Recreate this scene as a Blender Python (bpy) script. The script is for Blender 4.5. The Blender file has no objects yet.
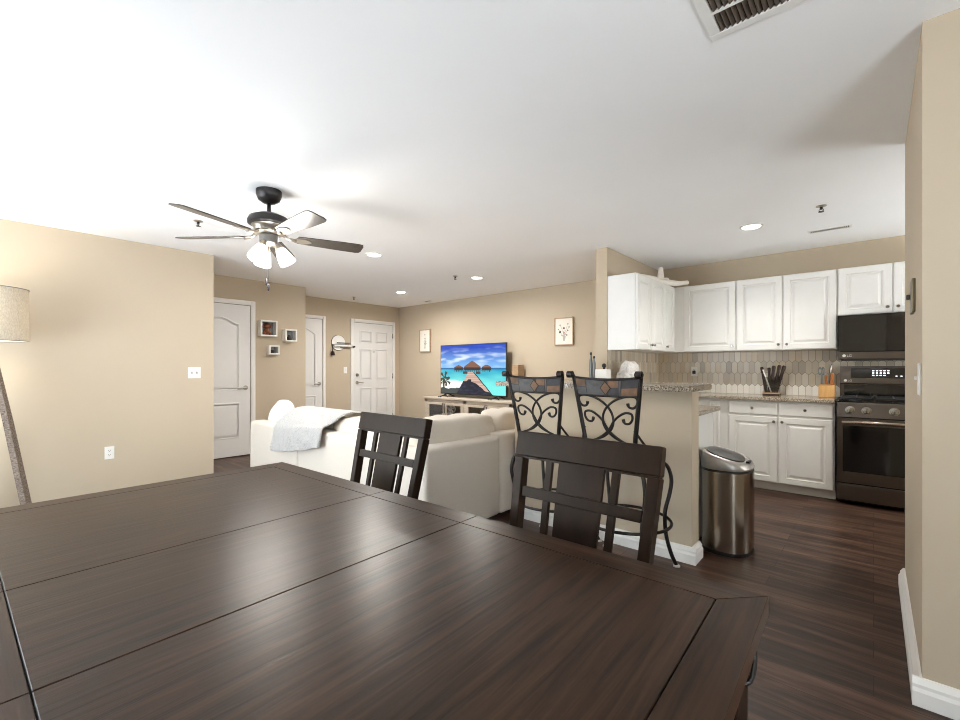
import bpy, bmesh, math, random
from mathutils import Vector, Matrix, noise
random.seed(7)
SC = bpy.context.scene
COL = SC.collection
PI = math.pi

# ------------------------------------------------------------------ camera, world, light, exposure
cam_d = bpy.data.cameras.new('camera')
cam_d.sensor_fit = 'HORIZONTAL'; cam_d.sensor_width = 36.0
cam_d.lens = 36.0 * 445 / 960
cam_d.shift_y = 8.5 / 960
cam_d.clip_start = 0.02
cam = bpy.data.objects.new('camera', cam_d); COL.objects.link(cam)
cam.location = (0, 0, 1.2); cam.rotation_euler = (PI / 2, 0, math.radians(41.5))
SC.camera = cam
SC.view_settings.view_transform = 'Standard'
SC.view_settings.look = 'None'
SC.view_settings.gamma = 1.0
SC.view_settings.use_curve_mapping = False
SC.view_settings.exposure = 0.5
SC.cycles.use_denoising = True
SC.cycles.pixel_filter_type = 'BLACKMAN_HARRIS'
SC.cycles.filter_width = 1.0
SC.cycles.max_bounces = 10
SC.cycles.diffuse_bounces = 6
SC.cycles.sample_clamp_indirect = 8.0
SC.cycles.caustics_reflective = False
SC.cycles.caustics_refractive = False

world = bpy.data.worlds.new('world'); SC.world = world; world.use_nodes = True
bgn = world.node_tree.nodes['Background']
bgn.inputs[1].default_value = 1.0
_nt = world.node_tree        # pale sky; brighter lower half added to lift the ceiling
_tc = _nt.nodes.new('ShaderNodeTexCoord'); _sx = _nt.nodes.new('ShaderNodeSeparateXYZ'); _rp = _nt.nodes.new('ShaderNodeValToRGB')
_nt.links.new(_tc.outputs['Generated'], _sx.inputs[0])
_ad = _nt.nodes.new('ShaderNodeMath'); _ad.operation = 'MULTIPLY_ADD'; _ad.inputs[1].default_value = 0.5; _ad.inputs[2].default_value = 0.5
_nt.links.new(_sx.outputs[2], _ad.inputs[0]); _nt.links.new(_ad.outputs[0], _rp.inputs[0])
_rp.color_ramp.elements[0].position = 0.47; _rp.color_ramp.elements[0].color = (8.1, 8.6, 9.4, 1)
_rp.color_ramp.elements[1].position = 0.53; _rp.color_ramp.elements[1].color = (5.2, 5.7, 6.2, 1)
_nt.links.new(_rp.outputs[0], bgn.inputs[0])


def area(name, loc, rot, sx, sy, power, color=(1, 1, 1), shape='RECTANGLE', spread=PI):
    d = bpy.data.lights.new(name, 'AREA'); d.shape = shape; d.size = sx
    if shape in ('RECTANGLE', 'ELLIPSE'): d.size_y = sy
    d.energy = power; d.color = color; d.spread = spread
    o = bpy.data.objects.new(name, d); COL.objects.link(o)
    o.location = loc; o.rotation_euler = rot
    return o


def point(name, loc, power, color, r=0.03):
    d = bpy.data.lights.new(name, 'POINT'); d.energy = power; d.color = color; d.shadow_soft_size = r
    o = bpy.data.objects.new(name, d); COL.objects.link(o); o.location = loc
    return o


# daylight through the glass doors behind the camera; side and kitchen lamps are added fill
area('daylight_patio', (-3.75, -1.47, 1.0), (math.radians(90), 0, 0), 2.9, 1.7, 16, (0.82, 0.92, 1.0))
area('daylight_side', (1.57, -0.2, 1.0), (math.radians(90), 0, math.radians(90)), 1.5, 1.5, 8, (0.95, 0.97, 1.0))
area('daylight_kitchen', (1.57, 4.55, 1.35), (math.radians(90), 0, math.radians(90)), 1.3, 0.65, 12, (1.0, 0.97, 0.90))
DOWN_W = (25, 28, 18, 9)          # each recessed ceiling light
WARM = (1.0, 0.97, 0.92)


# ------------------------------------------------------------------ materials
def srgb(*c):
    return tuple((x / 255 / 12.92) if x / 255 <= 0.04045 else ((x / 255 + 0.055) / 1.055) ** 2.4 for x in c) + (1,)


def new_mat(name):
    m = bpy.data.materials.new(name); m.use_nodes = True
    return m, m.node_tree, m.node_tree.nodes['Principled BSDF']


def node(nt, kind, **kw):
    n = nt.nodes.new(kind)
    for k, v in kw.items():
        if k in n.inputs: n.inputs[k].default_value = v
        else: setattr(n, k, v)
    return n


def ramp(nt, fac, stops):
    r = nt.nodes.new('ShaderNodeValToRGB')
    els = r.color_ramp.elements
    while len(els) < len(stops): els.new(0.5)
    for e, (p, c) in zip(els, stops): e.position = p; e.color = c
    nt.links.new(fac, r.inputs[0])
    return r.outputs[0]


def coords(nt, scale=(1, 1, 1), kind='Object'):
    tc = nt.nodes.new('ShaderNodeTexCoord'); mp = nt.nodes.new('ShaderNodeMapping')
    mp.inputs['Scale'].default_value = scale
    nt.links.new(tc.outputs[kind], mp.inputs[0])
    return mp.outputs[0]


def bump(nt, b, height, strength=0.2, dist=0.01):
    n = node(nt, 'ShaderNodeBump'); n.inputs['Strength'].default_value = strength; n.inputs['Distance'].default_value = dist
    nt.links.new(height, n.inputs['Height']); nt.links.new(n.outputs[0], b.inputs['Normal'])


def plain(name, col, rough=0.5, metal=0.0, var=0.04, scale=6, bmp=0.0, bscale=200, spec=0.5, coat=0.0):
    m, nt, b = new_mat(name)
    n = node(nt, 'ShaderNodeTexNoise', Scale=scale, Detail=3.0); nt.links.new(coords(nt), n.inputs['Vector'])
    lo = tuple(x * (1 - var) for x in col[:3]) + (1,); hi = tuple(min(1, x * (1 + var)) for x in col[:3]) + (1,)
    nt.links.new(ramp(nt, n.outputs[0], [(0.3, lo), (0.7, hi)]), b.inputs['Base Color'])
    b.inputs['Roughness'].default_value = rough; b.inputs['Metallic'].default_value = metal
    b.inputs['Specular IOR Level'].default_value = spec
    b.inputs['Coat Weight'].default_value = coat
    if bmp:
        n2 = node(nt, 'ShaderNodeTexNoise', Scale=bscale, Detail=2.0); nt.links.new(coords(nt), n2.inputs['Vector'])
        bump(nt, b, n2.outputs[0], bmp, 0.004)
    return m


def wood(name, dark, light, scale, rough=0.35, coat=0.0, bmp=0.05, big=2.5, spec=0.5):
    """grain stretched along the axis with the smallest scale"""
    m, nt, b = new_mat(name)
    n = node(nt, 'ShaderNodeTexNoise', Scale=big, Detail=8.0, Roughness=0.62, Distortion=0.6)
    nt.links.new(coords(nt, scale), n.inputs['Vector'])
    nt.links.new(ramp(nt, n.outputs[0], [(0.3, dark), (0.72, light)]), b.inputs['Base Color'])
    b.inputs['Roughness'].default_value = rough; b.inputs['Coat Weight'].default_value = coat
    b.inputs['Coat Roughness'].default_value = 0.15
    b.inputs['Specular IOR Level'].default_value = spec
    b.inputs['Specular Tint'].default_value = (1.0, 0.87, 0.75, 1)      # warm tint put into reflections to offset cool daylight
    bump(nt, b, n.outputs[0], bmp, 0.004)
    return m


def emit(name, col, s):
    m, nt, b = new_mat(name)
    b.inputs['Base Color'].default_value = col
    b.inputs['Emission Color'].default_value = col; b.inputs['Emission Strength'].default_value = s
    return m


def painted_mat(name, emission=0.0, rough=0.5):
    m, nt, b = new_mat(name)
    a = node(nt, 'ShaderNodeVertexColor', layer_name='paint')
    nt.links.new(a.outputs[0], b.inputs['Base Color'])
    b.inputs['Roughness'].default_value = rough
    if emission:
        nt.links.new(a.outputs[0], b.inputs['Emission Color']); b.inputs['Emission Strength'].default_value = emission
        b.inputs['Base Color'].default_value = (0.01, 0.01, 0.01, 1)
        nt.links.remove(b.inputs['Base Color'].links[0])
    return m


def floor_mat():
    m, nt, b = new_mat('floor_planks')
    v = coords(nt)
    br = node(nt, 'ShaderNodeTexBrick', Scale=1.0)
    br.inputs['Brick Width'].default_value = 1.22; br.inputs['Row Height'].default_value = 0.145
    br.inputs['Mortar Size'].default_value = 0.0016; br.inputs['Mortar Smooth'].default_value = 0.3; br.inputs['Bias'].default_value = 0.0
    br.offset = 0.37; br.offset_frequency = 2
    br.inputs['Color1'].default_value = (0.35, 0.35, 0.35, 1); br.inputs['Color2'].default_value = (0.75, 0.75, 0.75, 1)
    br.inputs['Mortar'].default_value = (0.1, 0.1, 0.1, 1)
    nt.links.new(v, br.inputs['Vector'])
    n = node(nt, 'ShaderNodeTexNoise', Scale=2.2, Detail=8.0, Roughness=0.65, Distortion=0.5)
    nt.links.new(coords(nt, (0.8, 9, 1)), n.inputs['Vector'])
    mx = node(nt, 'ShaderNodeMix', data_type='RGBA', blend_type='MIX'); mx.inputs[0].default_value = 0.72
    nt.links.new(br.outputs['Color'], mx.inputs[6]); nt.links.new(n.outputs[0], mx.inputs[7])
    c = ramp(nt, mx.outputs[2], [(0.32, srgb(34, 24, 19)), (0.46, srgb(58, 41, 33)), (0.57, srgb(86, 63, 50)), (0.74, srgb(126, 97, 78))])
    mor = node(nt, 'ShaderNodeMix', data_type='RGBA', blend_type='MIX')
    nt.links.new(br.outputs['Fac'], mor.inputs[0]); nt.links.new(c, mor.inputs[6]); mor.inputs[7].default_value = srgb(30, 22, 18)
    nt.links.new(mor.outputs[2], b.inputs['Base Color'])
    b.inputs['Roughness'].default_value = 0.36; b.inputs['Specular IOR Level'].default_value = 0.22
    bump(nt, b, n.outputs[0], 0.10, 0.004)
    return m


def granite_mat():
    m, nt, b = new_mat('granite')
    n = node(nt, 'ShaderNodeTexNoise', Scale=120.0, Detail=4.0, Roughness=0.7); nt.links.new(coords(nt), n.inputs['Vector'])
    vo = node(nt, 'ShaderNodeTexVoronoi', Scale=140.0); nt.links.new(coords(nt), vo.inputs['Vector'])
    c1 = ramp(nt, n.outputs[0], [(0.3, srgb(54, 46, 40)), (0.44, srgb(122, 108, 92)), (0.56, srgb(184, 172, 154)), (0.72, srgb(216, 207, 192))])
    sp = ramp(nt, vo.outputs['Color'], [(0.16, srgb(52, 44, 38)), (0.24, (1, 1, 1, 1))])
    mx = node(nt, 'ShaderNodeMix', data_type='RGBA', blend_type='MULTIPLY'); mx.inputs[0].default_value = 0.75
    nt.links.new(c1, mx.inputs[6]); nt.links.new(sp, mx.inputs[7])
    nt.links.new(mx.outputs[2], b.inputs['Base Color'])
    b.inputs['Roughness'].default_value = 0.18
    return m


def fabric_mat(name, col, scale=350, strength=0.25, var=0.07):
    m, nt, b = new_mat(name)
    w = node(nt, 'ShaderNodeTexNoise', Scale=scale, Detail=2.0); nt.links.new(coords(nt), w.inputs['Vector'])
    lo = tuple(x * (1 - var) for x in col[:3]) + (1,)
    nt.links.new(ramp(nt, w.outputs[0], [(0.35, lo), (0.65, col)]), b.inputs['Base Color'])
    b.inputs['Roughness'].default_value = 0.95; b.inputs['Specular IOR Level'].default_value = 0.15
    b.inputs['Sheen Weight'].default_value = 0.15
    bump(nt, b, w.outputs[0], strength, 0.003)
    return m


def knit_mat():
    m, nt, b = new_mat('knit_throw')
    w1 = node(nt, 'ShaderNodeTexWave', Scale=22.0, Distortion=5.0, Detail=2.0); w1.inputs['Detail Scale'].default_value = 3.0
    nt.links.new(coords(nt, (1, 1, 1.6)), w1.inputs['Vector'])
    n = node(nt, 'ShaderNodeTexVoronoi', Scale=48.0); nt.links.new(coords(nt), n.inputs['Vector'])
    mx = node(nt, 'ShaderNodeMix', data_type='RGBA', blend_type='MULTIPLY'); mx.inputs[0].default_value = 0.6
    nt.links.new(w1.outputs['Color'], mx.inputs[6]); nt.links.new(n.outputs['Distance'], mx.inputs[7])
    nt.links.new(ramp(nt, mx.outputs[2], [(0.0, srgb(205, 201, 197)), (0.14, srgb(252, 250, 247))]), b.inputs['Base Color'])
    b.inputs['Roughness'].default_value = 1.0; b.inputs['Specular IOR Level'].default_value = 0.1
    bump(nt, b, mx.outputs[2], 1.0, 0.02)
    return m


def brushed(name, col, rough, scale=(1, 1, 60)):
    m, nt, b = new_mat(name)
    n = node(nt, 'ShaderNodeTexNoise', Scale=12.0, Detail=4.0); nt.links.new(coords(nt, scale), n.inputs['Vector'])
    lo = tuple(x * 0.86 for x in col[:3]) + (1,)
    nt.links.new(ramp(nt, n.outputs[0], [(0.3, lo), (0.7, col)]), b.inputs['Base Color'])
    b.inputs['Metallic'].default_value = 1.0; b.inputs['Roughness'].default_value = rough
    return m


def glass_mat(name, tint=(1, 1, 1, 1), gloss=0.12):
    m, nt, b = new_mat(name)
    out = nt.nodes['Material Output']
    tr = node(nt, 'ShaderNodeBsdfTransparent'); tr.inputs[0].default_value = tint
    gl = node(nt, 'ShaderNodeBsdfGlossy'); gl.inputs['Roughness'].default_value = 0.03
    mx = node(nt, 'ShaderNodeMixShader'); mx.inputs[0].default_value = gloss
    nt.links.new(tr.outputs[0], mx.inputs[1]); nt.links.new(gl.outputs[0], mx.inputs[2]); nt.links.new(mx.outputs[0], out.inputs[0])
    return m


M = {}
M['wall'] = plain('wall_paint', srgb(192, 177, 155), 0.85, var=0.015, scale=2, bmp=0.06, bscale=260, spec=0.2)
M['ceil'] = plain('ceiling_paint', srgb(248, 248, 248), 0.9, var=0.012, scale=1.2, bmp=0.08, bscale=160, spec=0.15)
M['floor'] = floor_mat()
M['trim'] = plain('white_trim', srgb(232, 229, 224), 0.4, var=0.015)
M['doorw'] = plain('door_paint', srgb(226, 224, 221), 0.45, var=0.015)
M['cab'] = plain('cabinet_white', srgb(228, 226, 221), 0.38, var=0.015)
M['granite'] = granite_mat()
M['table'] = wood('table_espresso', srgb(22, 14, 10), srgb(70, 49, 36), (22, 1.1, 1), 0.30, 0.0, 0.14, spec=0.20)
M['tableedge'] = wood('table_border_espresso', srgb(22, 14, 10), srgb(72, 51, 38), (1.1, 22, 1), 0.30, 0.0, 0.14, spec=0.20)
M['groove'] = plain('seam_dark', srgb(16, 12, 10), 0.8)
M['chair'] = wood('chair_espresso', srgb(20, 12, 8), srgb(42, 28, 20), (6, 6, 1.2), 0.38, 0.0, 0.04, spec=0.20)
M['iron'] = plain('wrought_iron', srgb(40, 35, 32), 0.42, 0.6, var=0.25, scale=40, bmp=0.1, bscale=120)
M['seatcush'] = fabric_mat('stool_cushion', srgb(206, 190, 165))
M['slate_g'] = plain('slate_grey', srgb(80, 78, 76), 0.6, var=0.3, scale=30, bmp=0.2, bscale=60)
M['slate_d'] = plain('slate_dark', srgb(50, 48, 50), 0.6, var=0.3, scale=30, bmp=0.2, bscale=60)
M['slate_b'] = plain('slate_rust', srgb(112, 82, 58), 0.6, var=0.3, scale=30, bmp=0.2, bscale=60)
M['sofa'] = fabric_mat('sofa_linen', srgb(218, 209, 197))
M['sofac'] = fabric_mat('sofa_cushion_linen', srgb(216, 206, 192))
M['pillow'] = fabric_mat('pillow_white', srgb(236, 234, 230))
M['knit'] = knit_mat()
M['black'] = plain('black_plastic', srgb(22, 22, 23), 0.4)
M['bronze'] = plain('dark_bronze', srgb(58, 56, 56), 0.38, 0.75, var=0.1)
M['nickel'] = plain('satin_nickel', srgb(178, 170, 158), 0.3, 0.9, var=0.05)
M['chrome'] = plain('dark_chrome', srgb(150, 146, 140), 0.2, 1.0)
M['fanblade'] = wood('fan_blade', srgb(58, 54, 50), srgb(78, 74, 70), (2, 2, 2), 0.33, 0.2, 0.02)
M['shadeglass'] = emit('lit_frosted_glass', (1, 0.95, 0.86, 1), 6.0)
M['lens'] = emit('lit_lens', (1, 0.95, 0.87, 1), 14.0)
M['steel'] = brushed('stainless', srgb(176, 164, 150), 0.2, (60, 60, 0.4))
M['steellid'] = brushed('satin_lid', srgb(178, 174, 168), 0.46, (4, 4, 4))
M['blksteel'] = brushed('black_stainless', srgb(112, 104, 97), 0.3, (0.6, 0.6, 40))
M['blkglass'] = plain('black_glass', srgb(13, 12, 12), 0.07, spec=0.7)
M['iron2'] = plain('cast_iron', srgb(30, 30, 31), 0.55, bmp=0.2)
M['white'] = plain('white_plastic', srgb(234, 232, 227), 0.4)
M['slot'] = plain('slot_dark', srgb(70, 64, 58), 0.7)
M['shade'] = None
M['console'] = wood('washed_wood', srgb(178, 164, 148), srgb(206, 194, 178), (1.0, 8, 8), 0.6, 0, 0.05)
M['consin'] = plain('console_inside', srgb(92, 82, 72), 0.8)
M['pane'] = glass_mat('cabinet_glass', (0.86, 0.86, 0.86, 1), 0.10)
M['acrylic'] = glass_mat('clear_acrylic', (0.9, 0.9, 0.9, 1), 0.10)
M['wglass'] = glass_mat('window_glass', (0.96, 0.98, 0.98, 1), 0.05)
M['tan'] = wood('tan_wood', srgb(150, 122, 92), srgb(176, 148, 116), (1, 1, 8), 0.6)
M['blockwood'] = wood('beech_block', srgb(196, 146, 88), srgb(222, 178, 118), (8, 8, 1), 0.5)
M['orangewood'] = wood('orange_wood', srgb(160, 92, 42), srgb(190, 120, 62), (8, 8, 1), 0.45)
M['handle'] = plain('dark_handle', srgb(44, 24, 18), 0.35)
M['bag'] = plain('plastic_wrap', srgb(214, 211, 207), 0.3, var=0.1, scale=18, coat=0.3)
M['greymetal'] = plain('grey_metal', srgb(120, 122, 122), 0.35, 0.5)
M['ornament'] = plain('white_wood', srgb(236, 230, 220), 0.6, var=0.05, scale=20)
M['brown'] = plain('figurine_brown', srgb(120, 66, 36), 0.6, var=0.25, scale=60)
M['artframe'] = wood('art_frame', srgb(150, 124, 96), srgb(182, 156, 126), (6, 6, 6), 0.6)
M['art'] = painted_mat('art_canvas', 0.0, 0.85)
M['tile'] = painted_mat('picket_tile', 0.0, 0.28)
M['screen'] = painted_mat('tv_picture', 0.95, 0.2)
M['grout'] = plain('grout', srgb(132, 120, 106), 0.9)
M['pewter'] = plain('pewter', srgb(126, 122, 118), 0.35, 0.8)
M['flap'] = plain('dark_flap', srgb(74, 73, 74), 0.3, 0.4)
M['olive'] = plain('aged_bronze', srgb(112, 98, 78), 0.4, 0.6)
M['rubber'] = plain('pale_foot', srgb(190, 184, 176), 0.6)
M['ventdark'] = plain('vent_brown', srgb(96, 84, 74), 0.6)
M['ventback'] = plain('vent_dark', srgb(34, 30, 27), 0.9)


def shade_mat():
    m, nt, b = new_mat('lampshade_linen')
    n = node(nt, 'ShaderNodeTexNoise', Scale=160.0, Detail=3.0); nt.links.new(coords(nt, (1, 1, 0.4)), n.inputs['Vector'])
    c = ramp(nt, n.outputs[0], [(0.3, srgb(196, 186, 168)), (0.7, srgb(222, 214, 198))])
    out = nt.nodes['Material Output']
    nt.links.new(c, b.inputs['Base Color']); b.inputs['Roughness'].default_value = 0.9
    tl = node(nt, 'ShaderNodeBsdfTranslucent'); nt.links.new(c, tl.inputs[0])
    mx = node(nt, 'ShaderNodeMixShader'); mx.inputs[0].default_value = 0.3
    nt.links.new(b.outputs[0], mx.inputs[1]); nt.links.new(tl.outputs[0], mx.inputs[2]); nt.links.new(mx.outputs[0], out.inputs[0])
    return m


def bark_mat():
    m, nt, b = new_mat('woven_leg')
    n = node(nt, 'ShaderNodeTexNoise', Scale=60.0, Detail=5.0, Roughness=0.75); nt.links.new(coords(nt, (1, 1, 2.5)), n.inputs['Vector'])
    nt.links.new(ramp(nt, n.outputs[0], [(0.35, srgb(62, 50, 42)), (0.65, srgb(150, 134, 120))]), b.inputs['Base Color'])
    b.inputs['Roughness'].default_value = 0.85; bump(nt, b, n.outputs[0], 0.5, 0.01)
    return m


M['shade'] = shade_mat(); M['bark'] = bark_mat()


# ------------------------------------------------------------------ mesh helpers
def B(): return bmesh.new()


def box(bm, x0, x1, y0, y1, z0, z1, bev=0.0, seg=2, mi=0, mat=None):
    x0, x1 = min(x0, x1), max(x0, x1); y0, y1 = min(y0, y1), max(y0, y1); z0, z1 = min(z0, z1), max(z0, z1)
    vs = [bm.verts.new((x, y, z)) for x in (x0, x1) for y in (y0, y1) for z in (z0, z1)]
    idx = [(0, 1, 3, 2), (4, 6, 7, 5), (0, 4, 5, 1), (2, 3, 7, 6), (0, 2, 6, 4), (1, 5, 7, 3)]
    fs = [bm.faces.new([vs[i] for i in f]) for f in idx]
    for f in fs: f.material_index = mi
    if bev > 0:
        es = list({e for f in fs for e in f.edges})
        r = bmesh.ops.bevel(bm, geom=es, offset=bev, segments=seg, affect='EDGES', profile=0.5)
        for f in r['faces']: f.material_index = mi
        vs = list({v for f in r['faces'] for v in f.verts} | {v for v in vs if v.is_valid})
    if mat is not None: bmesh.ops.transform(bm, matrix=mat, verts=vs)
    return vs


def prism(bm, pts, vec, mi=0):
    """extrude the planar polygon pts (3d) by vec"""
    a = [bm.verts.new(p) for p in pts]; b = [bm.verts.new(Vector(p) + Vector(vec)) for p in pts]
    n = len(pts)
    fs = [bm.faces.new(a[::-1]), bm.faces.new(b)]
    for i in range(n): fs.append(bm.faces.new((a[i], a[(i + 1) % n], b[(i + 1) % n], b[i])))
    for f in fs: f.material_index = mi
    return a + b


def tube(bm, pts, r, seg=8, closed=False, mi=0, flat=None):
    pts = [Vector(p) for p in pts]; n = len(pts)
    rs = r if isinstance(r, (list, tuple)) else [r] * n
    rings = []; prev = None
    for i, p in enumerate(pts):
        if closed: t = pts[(i + 1) % n] - pts[i - 1]
        else: t = pts[min(i + 1, n - 1)] - pts[max(i - 1, 0)]
        if t.length < 1e-9: t = Vector((0, 0, 1))
        t.normalize()
        if prev is None:
            ref = Vector((0, 0, 1)) if abs(t.z) < 0.9 else Vector((1, 0, 0))
            u = t.cross(ref).normalized()
        else:
            u = (prev - t * prev.dot(t))
            u = u.normalized() if u.length > 1e-6 else t.orthogonal().normalized()
        prev = u; w = t.cross(u)
        ring = [bm.verts.new(p + (u * math.cos(2 * PI * k / seg) + w * math.sin(2 * PI * k / seg)) * rs[i]) for k in range(seg)]
        rings.append(ring)
    m = n if closed else n - 1
    for i in range(m):
        a, b = rings[i], rings[(i + 1) % n]
        sh = 0
        if closed and i == n - 1:
            d = [(a[0].co - b[k].co).length for k in range(seg)]; sh = d.index(min(d))
        for k in range(seg):
            f = bm.faces.new((a[k], a[(k + 1) % seg], b[(k + 1 + sh) % seg], b[(k + sh) % seg])); f.material_index = mi; f.smooth = True
    if not closed:
        for ring in (rings[0][::-1], rings[-1]):
            f = bm.faces.new(ring); f.material_index = mi
    return [v for r_ in rings for v in r_]


def cyl(bm, p0, p1, r0, r1=None, seg=20, mi=0):
    return tube(bm, [p0, p1], [r0, r0 if r1 is None else r1], seg, mi=mi)


def lathe(bm, prof, c=(0, 0, 0), seg=24, mi=0, axis='Z', sx=1.0, sy=1.0, n=2.0, cap=True):
    """revolve (r, h) points; n > 2 gives a squarish superellipse"""
    c = Vector(c); rings = []
    for r, h in prof:
        ring = []
        for k in range(seg):
            a = 2 * PI * k / seg; ca, sa = math.cos(a), math.sin(a)
            q = (abs(ca) ** n + abs(sa) ** n) ** (-1 / n)
            x, y = r * q * ca * sx, r * q * sa * sy
            p = {'Z': (x, y, h), 'X': (h, x, y), 'Y': (x, h, y)}[axis]
            ring.append(bm.verts.new(c + Vector(p)))
        rings.append(ring)
    for a, b in zip(rings, rings[1:]):
        for k in range(seg):
            f = bm.faces.new((a[k], a[(k + 1) % seg], b[(k + 1) % seg], b[k])); f.material_index = mi; f.smooth = True
    if cap:
        for ring in (rings[0][::-1], rings[-1]):
            f = bm.faces.new(ring); f.material_index = mi
    return [v for r_ in rings for v in r_]


def spline(pts, n=6, closed=False):
    pts = [Vector(p) for p in pts]; out = []; m = len(pts)
    rng = range(m if closed else m - 1)
    for i in rng:
        g = (lambda k: pts[k % m]) if closed else (lambda k: pts[max(0, min(m - 1, k))])
        p0, p1, p2, p3 = g(i - 1), g(i), g(i + 1), g(i + 2)
        for j in range(n):
            t = j / n
            out.append(0.5 * ((2 * p1) + (p2 - p0) * t + (2 * p0 - 5 * p1 + 4 * p2 - p3) * t * t + (3 * p1 - p0 - 3 * p2 + p3) * t ** 3))
    if not closed: out.append(pts[-1])
    return out


def sphere(bm, c, r, sx=1, sy=1, sz=1, mi=0, u=16, v=10):
    res = bmesh.ops.create_uvsphere(bm, u_segments=u, v_segments=v, radius=r)
    for w in res['verts']:
        w.co = Vector((w.co.x * sx, w.co.y * sy, w.co.z * sz)) + Vector(c)
    for f in {f for w in res['verts'] for f in w.link_faces}: f.smooth = True; f.material_index = mi
    return res['verts']


def cushion(bm, x0, x1, y0, y1, z0, z1, n=4.0, puff=0.02, seed=0, sub=18, mi=0, wr=0.006, mat=None):
    """soft pillow: a cube sphere pushed to a superellipsoid with wrinkles"""
    c = Vector(((x0 + x1) / 2, (y0 + y1) / 2, (z0 + z1) / 2)); h = Vector((abs(x1 - x0) / 2, abs(y1 - y0) / 2, abs(z1 - z0) / 2))
    vd = {}
    def vert(p):
        k = (round(p[0], 5), round(p[1], 5), round(p[2], 5))
        if k not in vd:
            s = (abs(p[0]) ** n + abs(p[1]) ** n + abs(p[2]) ** n) ** (-1 / n)
            q = Vector(p) * s
            w = Vector((q.x * h.x, q.y * h.y, q.z * h.z))
            mid = max(0, 1 - abs(q.x)) * 0 + (1 - min(1, q.x * q.x)) * (1 - min(1, q.z * q.z))
            w.y += math.copysign(puff * mid, q.y) if abs(q.y) > 0.3 else 0
            nz = noise.noise((w + Vector((seed * 3.7, seed, 0))) * 5) + 0.5 * noise.noise((w + Vector((0, seed, seed))) * 11)
            w += q * nz * wr * 1.6
            vd[k] = bm.verts.new(w + c)
        return vd[k]
    for ax in range(3):
        for sg in (-1, 1):
            for i in range(sub):
                for j in range(sub):
                    qs = []
                    for a, b in ((i, j), (i + 1, j), (i + 1, j + 1), (i, j + 1)):
                        p = [0, 0, 0]; p[ax] = sg
                        p[(ax + 1) % 3] = 2 * a / sub - 1; p[(ax + 2) % 3] = 2 * b / sub - 1
                        qs.append(vert(p))
                    if sg < 0: qs.reverse()
                    f = bm.faces.new(qs); f.smooth = True; f.material_index = mi
    vs = list(vd.values())
    if mat is not None: bmesh.ops.transform(bm, matrix=mat, verts=vs)
    return vs


def base_of(o):
    m = Matrix.Identity(4)
    while o is not None: m = o.matrix_basis @ m; o = o.parent
    return m


def obj(name, bm, mats, parent=None, smooth=False, local=False, kind=None, label=None):
    bmesh.ops.recalc_face_normals(bm, faces=bm.faces[:])
    if parent is not None and not local:
        bmesh.ops.transform(bm, matrix=base_of(parent).inverted(), verts=bm.verts[:])
    me = bpy.data.meshes.new(name); bm.to_mesh(me); bm.free()
    if smooth:
        for p in me.polygons: p.use_smooth = True
        try: me.set_sharp_from_angle(angle=math.radians(38))
        except Exception: pass
    for m in (mats if isinstance(mats, (list, tuple)) else [mats]): me.materials.append(m)
    o = bpy.data.objects.new(name, me); COL.objects.link(o)
    if parent is not None: o.parent = parent
    if kind: o['kind'] = kind
    if label: o['label'] = label
    return o


def tag(o, label, cat, group=None):
    o['label'] = label; o['category'] = cat
    if group: o['group'] = group
    return o


def thing(name, label, cat, loc=(0, 0, 0), rz=0.0, group=None):
    o = bpy.data.objects.new(name, None); o.empty_display_size = 0.1; COL.objects.link(o)
    o.location = loc; o.rotation_euler = (0, 0, rz)
    return tag(o, label, cat, group)


def one(name, bm, mats, label, cat, group=None, smooth=False, org=None):
    """a thing that is a single mesh; its origin is moved to org"""
    if org is not None: bmesh.ops.translate(bm, vec=-Vector(org), verts=bm.verts[:])
    o = obj(name, bm, mats, smooth=smooth)
    if org is not None: o.location = org
    return tag(o, label, cat, group)


def struct(name, bm, mats, parent=None, smooth=False):
    return obj(name, bm, mats, parent, smooth, kind=None if parent else 'structure')


def dup(root, loc, rz=0.0, label=None):
    r = root.copy(); COL.objects.link(r); r.location = loc; r.rotation_euler = (0, 0, rz)
    if label: r['label'] = label
    for ch in list(root.children):
        c = ch.copy(); COL.objects.link(c); c.parent = r
        for g in ch.children:
            d = g.copy(); COL.objects.link(d); d.parent = c
    return r


def frame_of(origin, right, up, out):
    """matrix taking (u, v, w) = (right, up, out) to the world"""
    m = Matrix.Identity(4)
    for i, a in enumerate((right, up, out)):
        for j in range(3): m[j][i] = a[j]
    for j in range(3): m[j][3] = origin[j]
    return m


def on_y(x, y, z):      # a plane facing -Y (the wall behind the television, back run of the kitchen)
    return frame_of((x, y, z), (1, 0, 0), (0, 0, 1), (0, -1, 0))


def on_x(x, y, z):      # a plane facing +X (left wall, hall wall, entry wall, left kitchen run); right is +Y
    return frame_of((x, y, z), (0, 1, 0), (0, 0, 1), (1, 0, 0))


def on_nx(x, y, z):     # a plane facing -X; right is -Y
    return frame_of((x, y, z), (0, -1, 0), (0, 0, 1), (-1, 0, 0))


def pbox(bm, fr, u0, u1, v0, v1, w0, w1, bev=0.0, mi=0, seg=2):
    return box(bm, u0, u1, v0, v1, w0, w1, bev, seg, mi, fr)


def loops(bm, fr, ls, mi=0, cap=True):
    rings = [[bm.verts.new(fr @ Vector(p)) for p in l] for l in ls]; n = len(rings[0])
    for a, b in zip(rings, rings[1:]):
        for i in range(n):
            f = bm.faces.new((a[i], a[(i + 1) % n], b[(i + 1) % n], b[i])); f.material_index = mi
    if cap:
        f = bm.faces.new(rings[-1]); f.material_index = mi


def rect(u0, u1, v0, v1, i, w): return [(u0 + i, v0 + i, w), (u1 - i, v0 + i, w), (u1 - i, v1 - i, w), (u0 + i, v1 - i, w)]


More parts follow.
